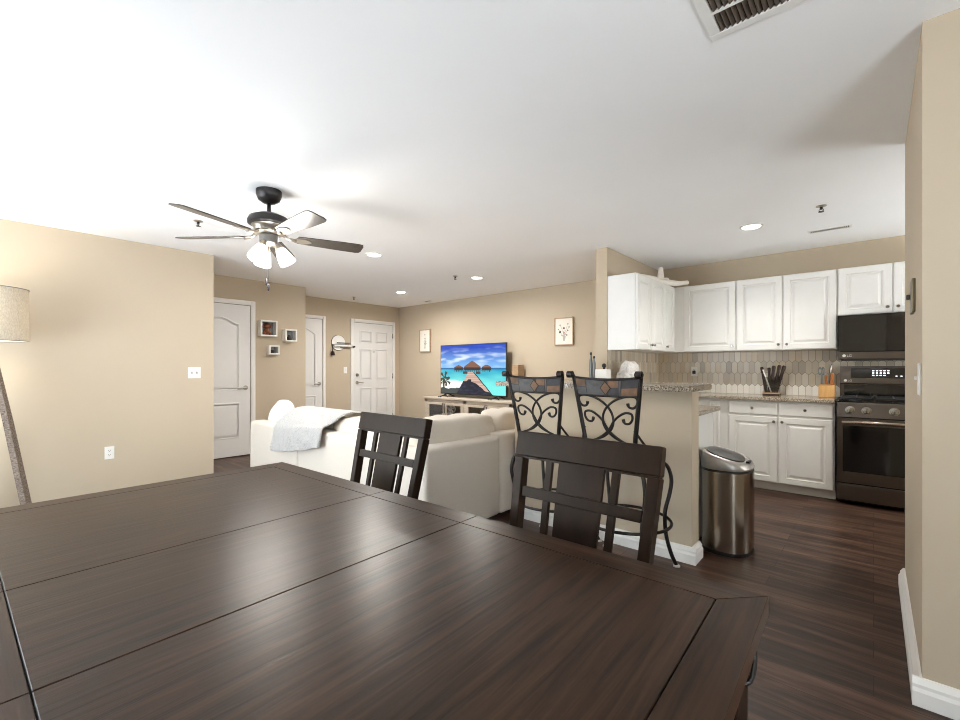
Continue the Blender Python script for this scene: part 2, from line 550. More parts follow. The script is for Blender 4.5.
def raised_door(bm, fr, u0, u1, v0, v1, t=0.02, stile=0.055):
    s = min(stile, (u1 - u0) * 0.22, (v1 - v0) * 0.3)
    loops(bm, fr, [rect(u0, u1, v0, v1, 0, 0), rect(u0, u1, v0, v1, 0, t - 0.004), rect(u0, u1, v0, v1, 0.004, t),
                   rect(u0, u1, v0, v1, s, t), rect(u0, u1, v0, v1, s + 0.005, t - 0.013), rect(u0, u1, v0, v1, s + 0.016, t - 0.013),
                   rect(u0, u1, v0, v1, s + 0.036, t - 0.001)])


def moulding(bm, fr, pts, w0=0.0):
    """a raised panel edge round the closed outline pts (u, v)"""
    c = Vector((sum(p[0] for p in pts) / len(pts), sum(p[1] for p in pts) / len(pts)))
    us = [p[0] for p in pts]; vs = [p[1] for p in pts]
    hx, hy = (max(us) - min(us)) / 2, (max(vs) - min(vs)) / 2
    cx, cy = (max(us) + min(us)) / 2, (max(vs) + min(vs)) / 2
    def ins(d, w): return [(cx + (p[0] - cx) * (1 - d / hx), cy + (p[1] - cy) * (1 - d / hy), w0 + w) for p in pts]
    loops(bm, fr, [ins(0, 0), ins(0.008, 0.004), ins(0.016, 0.004), ins(0.026, 0.001), ins(0.034, 0.001), ins(0.06, 0.004)])


def painted(name, fr, w, h, nx, ny, fn, mat, parent=None):
    """a flat picture: every grid cell takes fn(u, v), u to the right and v up, both 0..1"""
    bm = B()
    cl = bm.loops.layers.float_color.new('paint')
    vs = [[bm.verts.new(fr @ Vector((w * i / nx, h * j / ny, 0))) for i in range(nx + 1)] for j in range(ny + 1)]
    for j in range(ny):
        for i in range(nx):
            f = bm.faces.new((vs[j][i], vs[j][i + 1], vs[j + 1][i + 1], vs[j + 1][i]))
            c = fn((i + 0.5) / nx, (j + 0.5) / ny)
            for l in f.loops: l[cl] = c
    if parent is not None: bmesh.ops.transform(bm, matrix=base_of(parent).inverted(), verts=bm.verts[:])
    me = bpy.data.meshes.new(name); bm.to_mesh(me); bm.free(); me.materials.append(mat)
    o = bpy.data.objects.new(name, me); COL.objects.link(o)
    if parent is not None: o.parent = parent
    return o


def lettering(name, text, fr, size, mat, parent):
    cu = bpy.data.curves.new('lettering', 'FONT'); cu.body = text; cu.size = size; cu.extrude = 0.0004
    tmp = bpy.data.objects.new('tmp', cu); COL.objects.link(tmp)
    dg = bpy.context.evaluated_depsgraph_get()
    me = bpy.data.meshes.new_from_object(tmp.evaluated_get(dg)); bpy.data.objects.remove(tmp)
    me.transform(base_of(parent).inverted() @ fr); me.materials.clear(); me.materials.append(mat)
    o = bpy.data.objects.new(name, me); COL.objects.link(o); o.parent = parent
    return o


H = 2.44
TVY = 5.71      # wall behind the television and the kitchen's back wall
# ================================================================== THE ROOM
bm = B(); box(bm, -7.4, 1.75, -1.75, 5.85, -0.1, 0.0); struct('floor', bm, M['floor'])
bm = B(); box(bm, -7.4, 1.75, -1.75, 5.85, H, H + 0.1); struct('ceiling', bm, M['ceil'])
bm = B(); box(bm, -6.5, -5.41, -1.6, 1.715, 0, H); struct('wall_left', bm, M['wall'])
bm = B(); box(bm, -7.36, -6.5, 1.6, 3.325, 0, H); struct('wall_hall', bm, M['wall'])
bm = B(); box(bm, -7.36, -7.26, 3.325, 5.81, 0, H); struct('wall_entry', bm, M['wall'])
bm = B(); box(bm, -7.26, 1.7, TVY, TVY + 0.1, 0, H); struct('wall_back', bm, M['wall'])
bm = B(); box(bm, -2.165, -2.04, 4.265, TVY, 0, H); struct('wall_partition', bm, M['wall'])
bm = B(); box(bm, 0.13, 1.7, 2.24, 3.40, 0, H); struct('wall_right', bm, M['wall'])
bm = B()
for a in ((3.40, 3.85, 0, H), (5.25, TVY, 0, H), (3.85, 5.25, 0, 1.0), (3.85, 5.25, 1.7, H)): box(bm, 1.6, 1.7, *a)
struct('wall_kitchen_side', bm, M['wall'])  # opening added on this unseen side to brighten the kitchen
# outer wall beside the camera with an unseen opening added for fill light
bm = B()
for a in ((1.6, 1.7, -1.6, -1.05, 0, H), (1.6, 1.7, 0.7, 2.24, 0, H), (1.6, 1.7, -1.05, 0.7, 0, 0.2), (1.6, 1.7, -1.05, 0.7, 1.9, H)): box(bm, *a)
struct('wall_dining_side', bm, M['wall'])
bm = B()
for a in ((-5.41, -5.3, -1.6, -1.5, 0, H), (-2.2, 1.7, -1.6, -1.5, 0, H), (-5.3, -2.2, -1.6, -1.5, 1.96, H)): box(bm, *a)
struct('wall_patio', bm, M['wall'])
for n, (fr, w, z0, z1, ms) in enumerate(((frame_of((-5.3, -1.55, 0), (1, 0, 0), (0, 0, 1), (0, -1, 0)), 3.1, 0.0, 1.96, (1.05, 2.1)),
                                        (frame_of((1.65, -1.05, 0), (0, 1, 0), (0, 0, 1), (1, 0, 0)), 1.75, 0.2, 1.9, (0.87,)), (frame_of((1.65, 3.85, 0), (0, 1, 0), (0, 0, 1), (1, 0, 0)), 1.4, 1.0, 1.7, (0.7,)))):
    bm = B()
    for a in ((0, 0.05, z0, z1), (w - 0.05, w, z0, z1), (0, w, z0, z0 + 0.05), (0, w, z1 - 0.05, z1)) + tuple((q - 0.03, q + 0.03, z0, z1) for q in ms):
        pbox(bm, fr, a[0], a[1], a[2], a[3], -0.03, 0.03)
    wf = struct('window_%d' % (n + 1), bm, M['trim'])  # side and kitchen windows are added, unseen openings that bring in fill light
    bm = B(); pbox(bm, fr, 0.05, w - 0.05, z0 + 0.05, z1 - 0.05, -0.004, 0.004); obj('pane', bm, M['wglass'], wf)

# half wall carrying the bar
bm = B(); box(bm, -2.2, -0.839, 2.92, 3.06, 0, 1.06); box(bm, -2.2, -2.06, 3.06, 4.264, 0, 1.06); struct('wall_peninsula', bm, M['wall'])


def baseboard(bm, p, q, out, h=0.095, w=1.0):
    p, q, out = Vector(p), Vector(q), Vector(out)
    d = (q - p)
    prof = [(0, 0), (0.017, 0), (0.017, h * 0.55), (0.013, h * 0.68), (0.013, h * 0.8), (0.005, h), (0, h)]
    prism(bm, [p + out * a * w + Vector((0, 0, b)) for a, b in prof], d)


bm = B(); baseboard(bm, (-2.2, 2.92, 0), (-0.811, 2.92, 0), (0, -1, 0), 0.1, 1.6); baseboard(bm, (-0.839, 2.92, 0), (-0.839, 3.06, 0), (1, 0, 0), 0.1, 1.6); struct('baseboard_peninsula', bm, M['trim'])
bm = B(); baseboard(bm, (0.13, 2.24, 0), (0.13, 3.40, 0), (-1, 0, 0), 0.095, 1.6); baseboard(bm, (0.103, 2.24, 0), (1.6, 2.24, 0), (0, -1, 0), 0.095, 1.6); struct('baseboard_right', bm, M['trim'])
bm = B(); baseboard(bm, (-6.5, 2.58, 0), (-6.5, 3.325, 0), (1, 0, 0)); struct('baseboard_hall', bm, M['trim'])
bm = B(); baseboard(bm, (-7.26, 4.08, 0), (-7.26, 4.61, 0), (1, 0, 0)); struct('baseboard_entry', bm, M['trim'])
bm = B(); baseboard(bm, (-7.26, TVY, 0), (-2.165, TVY, 0), (0, -1, 0)); struct('baseboard_back', bm, M['trim'])


def arch(u0, u1, v0, v1, rise, n=12):
    pts = [(u0, v0), (u1, v0), (u1, v1 - rise)]
    for i in range(1, n):
        t = i / n; u = u1 + (u0 - u1) * t
        pts.append((u, v1 - rise + rise * (math.sin(PI * t) ** 1.5)))
    return pts + [(u0, v1 - rise)]


def rectp(u0, u1, v0, v1): return [(u0, v0), (u1, v0), (u1, v1), (u0, v1)]


def door(n, X, y0, y1, top, panels, lever_y, handle_dir, hinge_y, hinges, casing=0.062, extra=None):
    fr = on_x(X, 0, 0)
    bm = B()
    for a in ((y0 - casing, y0 - 0.006, 0.0, top + casing), (y1 + 0.006, y1 + casing, 0.0, top + casing), (y0 - 0.006, y1 + 0.006, top + 0.006, top + casing)):
        pbox(bm, fr, a[0], a[1], a[2], a[3], 0.0, 0.024, 0.006)
        pbox(bm, fr, a[0] + 0.012, a[1] - 0.012, a[2] + (0 if a[2] == 0 else 0.012), a[3] - 0.012, 0.02, 0.03, 0.004)
    struct('trim_%d' % n, bm, M['trim'])
    bm = B(); pbox(bm, fr, y0 - 0.006, y1 + 0.006, 0.0, top + 0.006, 0.0, 0.002)
    struct('trim_%d' % (n + 10), bm, M['slot'])  # dark sheet standing in for the shaded gap round the door slab
    bm = B(); pbox(bm, fr, y0, y1, 0.012, top, 0.002, 0.014, 0.002)
    for p in panels: moulding(bm, fr, p, 0.013)
    d = struct('door_%d' % n, bm, M['doorw'])
    bm = B()
    cyl(bm, fr @ Vector((lever_y, 0.935, 0.014)), fr @ Vector((lever_y, 0.935, 0.022)), 0.032)
    cyl(bm, fr @ Vector((lever_y, 0.935, 0.02)), fr @ Vector((lever_y, 0.935, 0.06)), 0.011)
    tube(bm, spline([fr @ Vector((lever_y, 0.935, 0.058)), fr @ Vector((lever_y + handle_dir * 0.05, 0.938, 0.062)), fr @ Vector((lever_y + handle_dir * 0.115, 0.93, 0.055))]), 0.009)
    obj('door_handle', bm, M['nickel'], d, smooth=True)
    for hz in hinges:
        bm = B(); cyl(bm, fr @ Vector((hinge_y, hz - 0.05, 0.018)), fr @ Vector((hinge_y, hz + 0.05, 0.018)), 0.009, seg=8)
        obj('hinge', bm, M['chrome'], d)
    return d, fr


door(1, -6.5, 1.742, 2.515, 2.068, [arch(1.862, 2.384, 0.90, 1.90, 0.09), rectp(1.862, 2.384, 0.25, 0.74)], 2.452, -1, 1.742, (0.25, 1.05, 1.85), 0.068)
door(2, -7.26, 3.39, 4.013, 2.06, [arch(3.50, 3.90, 0.90, 1.90, 0.09), rectp(3.50, 3.90, 0.25, 0.74)], 3.955, -1, 3.39, (0.25, 1.05, 1.85))
pan = []
for (a, b) in ((4.77, 5.05), (5.13, 5.41)):
    pan += [rectp(a, b, 1.68, 1.92), rectp(a, b, 0.98, 1.58), rectp(a, b, 0.24, 0.84)]
d3, fr = door(3, -7.26, 4.648, 5.528, 2.06, pan, 4.715, 1, 5.533, (0.25, 1.05, 1.85), 0.068)
bm = B(); cyl(bm, fr @ Vector((4.715, 1.08, 0.014)), fr @ Vector((4.715, 1.08, 0.04)), 0.03, 0.026); obj('deadbolt', bm, M['nickel'], d3)
bm = B(); cyl(bm, fr @ Vector((5.09, 1.52, 0.014)), fr @ Vector((5.09, 1.52, 0.022)), 0.012); obj('peephole', bm, M['nickel'], d3)
bm = B()
cyl(bm, fr @ Vector((4.625, 1.60, 0.03)), fr @ Vector((4.625, 1.60, 0.075)), 0.016); cyl(bm, fr @ Vector((4.55, 1.60, 0.045)), fr @ Vector((4.63, 1.60, 0.05)), 0.007)
one('door_latch', bm, M['bronze'], 'small dark swing latch on the left casing of the entry door', 'latch', org=(-7.23, 4.625, 1.60))

# ================================================================== WORKTOP AND KITCHEN
CB = 5.40      # front of the upper cabinet bodies
UZ0, UZ1 = 1.388, 2.142


def knob(fr, u, v, w, parent, mat='chrome', r=0.014):
    bm = B(); c0 = fr @ Vector((u, v, w)); c1 = fr @ Vector((u, v, w + 0.012)); c2 = fr @ Vector((u, v, w + 0.018)); c3 = fr @ Vector((u, v, w + 0.028))
    tube(bm, [c0, c1, c2, c3], [0.006, 0.006, r, r * 0.75], 12)
    return obj('knob', bm, M[mat], parent, smooth=True)


def cab_doors(root, fr, doors, z0, z1, knobs_at='bottom'):
    for (u0, u1, side) in doors:
        bm = B(); raised_door(bm, fr, u0, u1, z0, z1)
        d = obj('door', bm, M['cab'], root)
        ku = u1 - 0.028 if side == 'r' else u0 + 0.028
        knob(fr, ku, z0 + 0.05 if knobs_at == 'bottom' else z1 - 0.045, 0.02, d)


fr = on_y(0, CB, 0)
c = thing('upper_cabinet', 'white wall cabinet with one raised-panel door next to the kitchen corner', 'cabinet', (-1.38, 5.55, UZ0), 0, 'upper kitchen cabinets')
bm = B(); box(bm, -1.746, -1.107, CB, TVY - 0.003, UZ0, UZ1, 0.002); obj('body', bm, M['cab'], c)
cab_doors(c, fr, [(-1.63, -1.113, 'r')], UZ0 + 0.005, UZ1 - 0.005)
c = thing('upper_cabinet', 'white double-door wall cabinet above the utensils, left of the microwave', 'cabinet', (-0.68, 5.55, UZ0), 0, 'upper kitchen cabinets')
bm = B(); box(bm, -1.105, -0.257, CB, TVY - 0.003, UZ0, UZ1, 0.002); obj('body', bm, M['cab'], c)
cab_doors(c, fr, [(-1.096, -0.694, 'r'), (-0.68, -0.266, 'l')], UZ0 + 0.005, UZ1 - 0.005)
c = thing('upper_cabinet', 'short white double-door wall cabinet directly above the microwave', 'cabinet', (0.13, 5.55, 1.70), 0, 'upper kitchen cabinets')
bm = B(); box(bm, -0.255, 0.515, CB, TVY - 0.003, 1.695, UZ1, 0.002); obj('body', bm, M['cab'], c)
cab_doors(c, fr, [(-0.246, 0.12, 'r'), (0.134, 0.506, 'l')], 1.70, UZ1 - 0.005)
fr = on_x(-1.747, 0, 0)
c = thing('upper_cabinet', 'white wall cabinet on the partition, plain end panel facing the bar stools', 'cabinet', (-1.88, 4.8, UZ0), 0, 'upper kitchen cabinets')
bm = B(); box(bm, -2.037, -1.747, 4.27, TVY - 0.003, UZ0, UZ1, 0.002); obj('body', bm, M['cab'], c)
cab_doors(c, fr, [(4.28, 4.64, 'r'), (4.655, 5.03, 'l'), (5.045, 5.36, 'l')], UZ0 + 0.005, UZ1 - 0.005)

# base cabinets
BF = 5.14
c = thing('base_cabinet', 'white base cabinet with two drawers over two doors, left of the stove', 'cabinet', (-0.7, 5.42, 0), 0, 'base kitchen cabinets')
bm = B(); box(bm, -1.125, -0.262, BF, TVY - 0.003, 0.085, 0.885, 0.002); obj('body', bm, M['cab'], c)
bm = B(); box(bm, -1.125, -0.262, BF + 0.07, TVY - 0.003, 0.0, 0.085); obj('toe_kick', bm, M['trim'], c)
fr = on_y(0, BF, 0)
for u0, u1, s in ((-1.114, -0.7, 'r'), (-0.683, -0.275, 'l')):
    bm = B(); loops(bm, fr, [rect(u0, u1, 0.745, 0.865, 0, 0), rect(u0, u1, 0.745, 0.865, 0, 0.014), rect(u0, u1, 0.745, 0.865, 0.008, 0.02)])
    d = obj('drawer', bm, M['cab'], c); knob(fr, (u0 + u1) / 2, 0.808, 0.02, d)
    bm = B(); raised_door(bm, fr, u0, u1, 0.095, 0.728)
    d = obj('door', bm, M['cab'], c); knob(fr, u1 - 0.025 if s == 'r' else u0 + 0.025, 0.685, 0.02, d)
c = thing('base_cabinet', 'white base cabinet along the partition behind the bar, filler in the corner', 'cabinet', (-1.7, 4.7, 0), 0, 'base kitchen cabinets')
bm = B(); box(bm, -2.037, -1.42, 3.70, TVY - 0.003, 0.085, 0.885, 0.002); box(bm, -1.42, -1.13, BF + 0.005, TVY - 0.003, 0.085, 0.885); obj('body', bm, M['cab'], c)
bm = B(); box(bm, -2.037, -1.49, 3.70, TVY - 0.003, 0, 0.085); box(bm, -1.49, -1.13, BF + 0.07, TVY - 0.003, 0, 0.085); obj('toe_kick', bm, M['trim'], c)
fr = on_x(-1.42, 0, 0)
for u0, u1 in ((3.95, 4.33), (4.35, 4.73), (4.75, 5.10)):
    bm = B(); raised_door(bm, fr, u0, u1, 0.095, 0.728); d = obj('door', bm, M['cab'], c); knob(fr, u1 - 0.03, 0.685, 0.02, d)
bm = B(); fy = on_y(0, BF, 0); raised_door(bm, fy, -1.31, -1.20, 0.095, 0.865, 0.014, 0.02); obj('filler_panel', bm, M['cab'], c)
c = thing('base_cabinet', 'white base cabinet end behind the bar wall beside the trash can', 'cabinet', (-1.3, 3.37, 0), 0, 'base kitchen cabinets')
bm = B(); box(bm, -2.04, -0.90, 3.064, 3.655, 0.085, 0.885, 0.002); obj('body', bm, M['cab'], c)
bm = B(); box(bm, -2.04, -0.92, 3.064, 3.59, 0.0, 0.085); obj('toe_kick', bm, M['trim'], c)
bm = B(); fk = frame_of((0, 3.655, 0), (-1, 0, 0), (0, 0, 1), (0, 1, 0))
for u0, u1 in ((0.93, 1.37), (1.39, 1.83)): raised_door(bm, fk, u0, u1, 0.095, 0.865)
obj('door', bm, M['cab'], c)

bm = B()
box(bm, -2.04, -0.262, 5.09, TVY, 0.886, 0.918, 0.004); box(bm, -2.04, -1.40, 3.69, 5.09, 0.886, 0.918, 0.004); box(bm, -2.04, -0.86, 3.062, 3.69, 0.886, 0.918, 0.004)
one('countertop', bm, M['granite'], 'speckled granite kitchen countertop on the white base cabinets', 'countertop', org=(-1.3, 4.6, 0.886))
bm = B()
bz0, bz1 = 1.061, 1.098
out = [(-2.275, 2.755), (-0.845, 2.755), (-0.80, 2.80), (-0.80, 3.22), (-1.93, 3.22), (-1.93, 4.262), (-2.275, 4.262)]
prism(bm, [(x, y, bz0) for x, y in out], (0, 0, bz1 - bz0))
bmesh.ops.bevel(bm, geom=bm.edges[:], offset=0.006, segments=2, affect='EDGES')
one('bar_counter', bm, M['granite'], 'raised speckled granite bar top on the half wall behind the stools', 'bar top', org=(-1.5, 3.2, bz0))


# picket tile backsplash
def clip(poly, ax, lim, keep_less):
    o = []
    for i in range(len(poly)):
        p, q = poly[i - 1], poly[i]
        ip = (p[ax] <= lim) == keep_less; iq = (q[ax] <= lim) == keep_less
        if ip != iq:
            t = (lim - p[ax]) / (q[ax] - p[ax]); o.append((p[0] + (q[0] - p[0]) * t, p[1] + (q[1] - p[1]) * t))
        if iq: o.append(q)
    return o


def backsplash(name, fr, u0, u1, v0, v1, label, extra=()):
    t = thing(name, label, 'backsplash', fr @ Vector(((u0 + u1) / 2, v0, 0)), 0, 'picket tile backsplash')
    bm = B(); pbox(bm, fr, u0, u1, v0, v1, 0.0, 0.004); obj('grout', bm, M['grout'], t)
    bm = B(); cl = bm.loops.layers.float_color.new('paint')
    w, pitch, pk, g = 0.0565, 0.127, 0.025, 0.0016
    rnd = random.Random(3)
    base_v = 0.918 - 0.012
    for r in range(0, 6):
        vb = base_v + r * pitch
        for k in range(-1, int((u1 - u0) / w) + 2):
            uc = u0 + (k + (0.5 if r % 2 else 0)) * w
            a, b = uc - w / 2 + g, uc + w / 2 - g
            poly = [(a, vb + g), (uc, vb - pk + g), (b, vb + g), (b, vb + pitch - pk - g), (uc, vb + pitch - g), (a, vb + pitch - pk - g)]
            for ax, lim, less in ((0, u0, False), (0, u1, True), (1, v0, False), (1, v1, True)):
                poly = clip(poly, ax, lim, less)
                if len(poly) < 3: break
            if len(poly) < 3: continue
            s = rnd.random()
            if r == 0: dv = rnd.uniform(-9, 2); col = srgb(*(c_ + dv for c_ in (246, 241, 231)))
            else:
                tone = rnd.choice([(194, 182, 164), (184, 170, 150), (200, 190, 174), (178, 166, 148), (192, 176, 152), (188, 176, 158), (160, 148, 132) if s > 0.6 else (190, 178, 160)])
                dv = 14 + rnd.uniform(-5, 5); col = srgb(*(c_ + dv for c_ in tone))
            n = len(bm.faces)
            vs = prism(bm, [fr @ Vector((p[0], p[1], 0.0038)) for p in poly], (fr.to_3x3() @ Vector((0, 0, 0.004))))
            bm.faces.ensure_lookup_table()
            for f in bm.faces[n:]:
                for l in f.loops: l[cl] = col
    obj('tiles', bm, M['tile'], t)
    return t


backsplash('backsplash', on_y(0, TVY, 0), -2.03, 0.52, 0.919, 1.387, 'beige picket tile backsplash on the wall behind the stove and knives')
backsplash('backsplash', on_x(-2.04, 0, 0), 4.27, 5.70, 0.919, 1.387, 'beige picket tile backsplash on the partition behind the plastic bag')

# stove
SY = 5.07
st = thing('stove', 'black stainless gas stove with oven, right of the base cabinets', 'stove', (0.13, 5.37, 0))
bm = B(); box(bm, -0.248, 0.51, SY + 0.03, TVY - 0.02, 0.03, 0.90, 0.004); obj('body', bm, M['black'], st)
fr = on_y(0, SY + 0.03, 0)
bm = B(); pbox(bm, fr, -0.246, 0.508, 0.045, 0.184, 0, 0.03, 0.006); obj('drawer', bm, M['blksteel'], st)
bm = B(); loops(bm, fr, [rect(-0.246, 0.508, 0.198, 0.762, 0, 0), rect(-0.246, 0.508, 0.198, 0.762, 0, 0.03), rect(-0.205, 0.467, 0.295, 0.70, 0, 0.03)], cap=False)
od = obj('oven_door', bm, M['blksteel'], st)
bm = B(); loops(bm, fr, [rect(-0.205, 0.467, 0.295, 0.70, 0, 0.026), rect(-0.205, 0.467, 0.295, 0.70, 0.002, 0.028)]); obj('oven_window', bm, M['blkglass'], od)
bm = B(); cyl(bm, fr @ Vector((-0.21, 0.735, 0.075)), fr @ Vector((0.47, 0.735, 0.075)), 0.016, seg=12)
for u in (-0.19, 0.45): cyl(bm, fr @ Vector((u, 0.735, 0.028)), fr @ Vector((u, 0.735, 0.075)), 0.011, seg=10)
obj('oven_handle', bm, M['steel'], od)
bm = B(); prism(bm, [fr @ Vector(p) for p in ((-0.246, 0.775, 0), (-0.246, 0.775, 0.035), (-0.246, 0.89, 0.012), (-0.246, 0.90, 0))], (0.754, 0, 0)); obj('control_panel', bm, M['blksteel'], st)
for u in (-0.155, -0.046, 0.13, 0.30, 0.41):
    bm = B(); a = fr @ Vector((u, 0.835, 0.022)); tube(bm, [a, a + Vector((0, -0.012, 0.002)), a + Vector((0, -0.013, 0.002)), a + Vector((0, -0.035, 0.006)), a + Vector((0, -0.037, 0.006))], [0.034, 0.034, 0.026, 0.024, 0.016], 18)
    box(bm, u - 0.005, u + 0.005, a.y - 0.042, a.y - 0.01, a.z - 0.018, a.z + 0.026, 0.002)
    obj('knob', bm, M['chrome'], st, smooth=True)
bm = B(); box(bm, -0.246, 0.508, SY + 0.045, 5.58, 0.90, 0.912, 0.003); obj('cooktop', bm, M['blkglass'], st)
for x0, x1 in ((-0.235, 0.0), (0.012, 0.25), (0.262, 0.497)):
    bm = B(); y0, y1 = SY + 0.075, 5.56
    for x in (x0, x1 - 0.014): box(bm, x, x + 0.014, y0, y1, 0.93, 0.944, 0.003)
    for y in (y0, (y0 + y1) / 2 - 0.007, y1 - 0.014): box(bm, x0, x1, y, y + 0.014, 0.93, 0.944, 0.003)
    xm = (x0 + x1) / 2
    box(bm, xm - 0.006, xm + 0.006, y0, y1, 0.932, 0.946, 0.003)
    for x in (x0, x1 - 0.014):
        for y in (y0, y1 - 0.014): box(bm, x, x + 0.014, y, y + 0.014, 0.910, 0.932)
    obj('grate', bm, M['iron2'], st)
for x in (-0.117, 0.38):
    for y in (5.23, 5.45):
        bm = B(); lathe(bm, [(0.05, 0.911), (0.045, 0.92), (0.03, 0.922), (0.03, 0.928), (0.001, 0.929)], (x, y, 0), 18); obj('burner', bm, M['iron2'], st, smooth=True)
bm = B(); prism(bm, [(-0.246, 5.585, 0.91), (-0.246, 5.585, 1.05), (-0.246, 5.565, 1.06), (-0.246, 5.58, 1.222), (-0.246, 5.69, 1.222), (-0.246, 5.69, 0.91)], (0.754, 0, 0)); bg = obj('backguard', bm, M['blksteel'], st)
bm = B(); box(bm, -0.215, 0.48, 5.578, 5.586, 0.94, 1.045, 0.001); obj('vent_strip', bm, M['blkglass'], bg)
bm = B(); fb = frame_of((0, 5.5655, 1.06), (1, 0, 0), (0, 0.0922, 0.9957), (0, -0.9957, 0.0922))
pbox(bm, fb, -0.165, 0.43, 0.05, 0.142, 0, 0.004, 0.001); dp = obj('display', bm, M['blkglass'], bg)
ew = emit('display_glow', (0.9, 0.95, 1, 1), 1.6)
bm = B()
for j in range(3):
    for i in range(5 if j < 2 else 4): pbox(bm, fb, -0.01 + i * 0.026, 0.004 + i * 0.026, 0.115 - j * 0.022, 0.124 - j * 0.022, 0.004, 0.005)
for i in range(4): pbox(bm, fb, 0.15 + i * 0.033, 0.162 + i * 0.033, 0.066, 0.074, 0.004, 0.005)
obj('keypad_marks', bm, ew, dp, kind='stuff')
lettering('clock_digits', '5:18', fb @ Matrix.Translation((0.225, 0.092, 0.0045)), 0.03, ew, dp)
mw_white = plain('logo_white', srgb(225, 222, 218), 0.4)
bm = B(); cyl(bm, fb @ Vector((-0.205, 0.025, 0)), fb @ Vector((-0.205, 0.025, 0.003)), 0.012, seg=16); obj('logo', bm, mw_white, bg)
lettering('logo_letters', 'LG', fb @ Matrix.Translation((-0.188, 0.016, 0.002)), 0.026, mw_white, bg)

# microwave
mw = thing('microwave', 'black over-the-range microwave under the short wall cabinet', 'microwave', (0.13, 5.5, 1.275))
bm = B(); box(bm, -0.25, 0.508, 5.335, TVY - 0.012, 1.285, 1.69, 0.004); obj('body', bm, M['black'], mw)
fr = on_y(0, 5.335, 0)
bm = B(); pbox(bm, fr, -0.25, 0.345, 1.352, 1.69, 0, 0.024, 0.004); d = obj('door', bm, M['blkglass'], mw)
bm = B(); pbox(bm, fr, -0.25, 0.508, 1.288, 1.349, 0, 0.024, 0.003); sp = obj('lower_trim', bm, M['blksteel'], mw)
bm = B(); pbox(bm, fr, 0.349, 0.508, 1.352, 1.69, 0, 0.024, 0.004); obj('control_panel', bm, M['blkglass'], mw)
bm = B(); cyl(bm, fr @ Vector((-0.205, 1.318, 0.024)), fr @ Vector((-0.205, 1.318, 0.026)), 0.013, seg=16); obj('logo', bm, mw_white, sp)
lettering('logo_letters', 'LG', fr @ Matrix.Translation((-0.187, 1.308, 0.0255)), 0.03, mw_white, sp)
bm = B(); box(bm, -0.23, 0.49, 5.36, 5.66, 1.274, 1.285); obj('grille', bm, M['slot'], mw)

# utensils and knives on the counter
CZ = 0.918


def knife(name, base, direction, blade, grip, wid, hmat, label, group, bl_mat='nickel'):
    d = Vector(direction).normalized(); base = Vector(base)
    t = thing(name, label, 'knife' if name.endswith('knife') else 'utensil', base, 0, group)
    side = d.cross(Vector((0, 1, 0))).normalized()
    bm = B()
    pts = [base + side * wid * 0.5, base - side * wid * 0.5, base - side * wid * 0.5 + d * blade, base + side * wid * 0.5 + d * blade]
    prism(bm, [p + Vector((0, -0.0012, 0)) for p in pts], (0, 0.0024, 0)); obj('blade', bm, M[bl_mat], t)
    bm = B(); a = base + d * blade
    tube(bm, [a, a + d * grip * 0.1, a + d * grip * 0.5, a + d * grip * 0.9, a + d * grip], [wid * 0.45, wid * 0.52, wid * 0.42, wid * 0.56, wid * 0.4], 10); obj('handle', bm, M[hmat], t, smooth=True)
    return t


kb = thing('knife_stand', 'clear acrylic knife stand with a dark base on the granite counter', 'knife stand', (-0.8, 5.52, CZ))
bm = B(); box(bm, -0.875, -0.725, 5.46, 5.58, CZ, CZ + 0.018, 0.003); obj('base', bm, M['handle'], kb)
bm = B(); box(bm, -0.875, -0.725, 5.458, 5.582, CZ + 0.018, CZ + 0.028, 0.002); obj('tan_band', bm, M['blockwood'], kb)
bm = B(); box(bm, -0.87, -0.73, 5.475, 5.479, CZ + 0.028, CZ + 0.19); obj('front_panel', bm, M['acrylic'], kb)
bm = B(); box(bm, -0.87, -0.73, 5.561, 5.565, CZ + 0.028, CZ + 0.19); obj('back_panel', bm, M['acrylic'], kb)
G1 = 'dark-handled knives in the acrylic stand'
for i, (x, y, dx, g, lb) in enumerate(((-0.845, 5.50, -0.16, 0.14, 'dark-handled knife leaning left in the acrylic stand, outermost on that side'),
                                      (-0.82, 5.535, -0.03, 0.13, 'dark-handled knife standing nearly upright in the acrylic stand'),
                                      (-0.805, 5.49, 0.10, 0.15, 'dark-handled knife leaning right in the acrylic stand, lowest of the fan'),
                                      (-0.785, 5.522, 0.19, 0.16, 'dark-handled knife leaning right in the acrylic stand, middle of the fan'),
                                      (-0.77, 5.553, 0.28, 0.16, 'dark-handled knife leaning furthest right in the acrylic stand'))):
    knife('kitchen_knife', (x, y, CZ + 0.032), (dx, 0, 1), 0.13, g, 0.034 if i > 1 else 0.030, 'handle', lb, G1, 'bronze')
t = thing('honing_steel', 'slim pale steel rod leaning left across the acrylic knife stand', 'utensil', (-0.80, 5.49, CZ + 0.032), 0)
bm = B(); cyl(bm, (-0.80, 5.487, CZ + 0.032), (-0.875, 5.487, CZ + 0.27), 0.006, seg=10); obj('rod', bm, M['white'], t)
bl = thing('knife_block', 'light wooden knife block on the counter beside the stove', 'knife block', (-0.335, 5.5, CZ))
bm = B(); prism(bm, [(-0.405, 5.45, CZ), (-0.405, 5.57, CZ), (-0.405, 5.57, CZ + 0.135), (-0.405, 5.45, CZ + 0.115)], (0.125, 0, 0)); bmesh.ops.bevel(bm, geom=bm.edges[:], offset=0.003, segments=1, affect='EDGES'); obj('block', bm, M['blockwood'], bl)
G2 = 'tools in the wooden knife block'
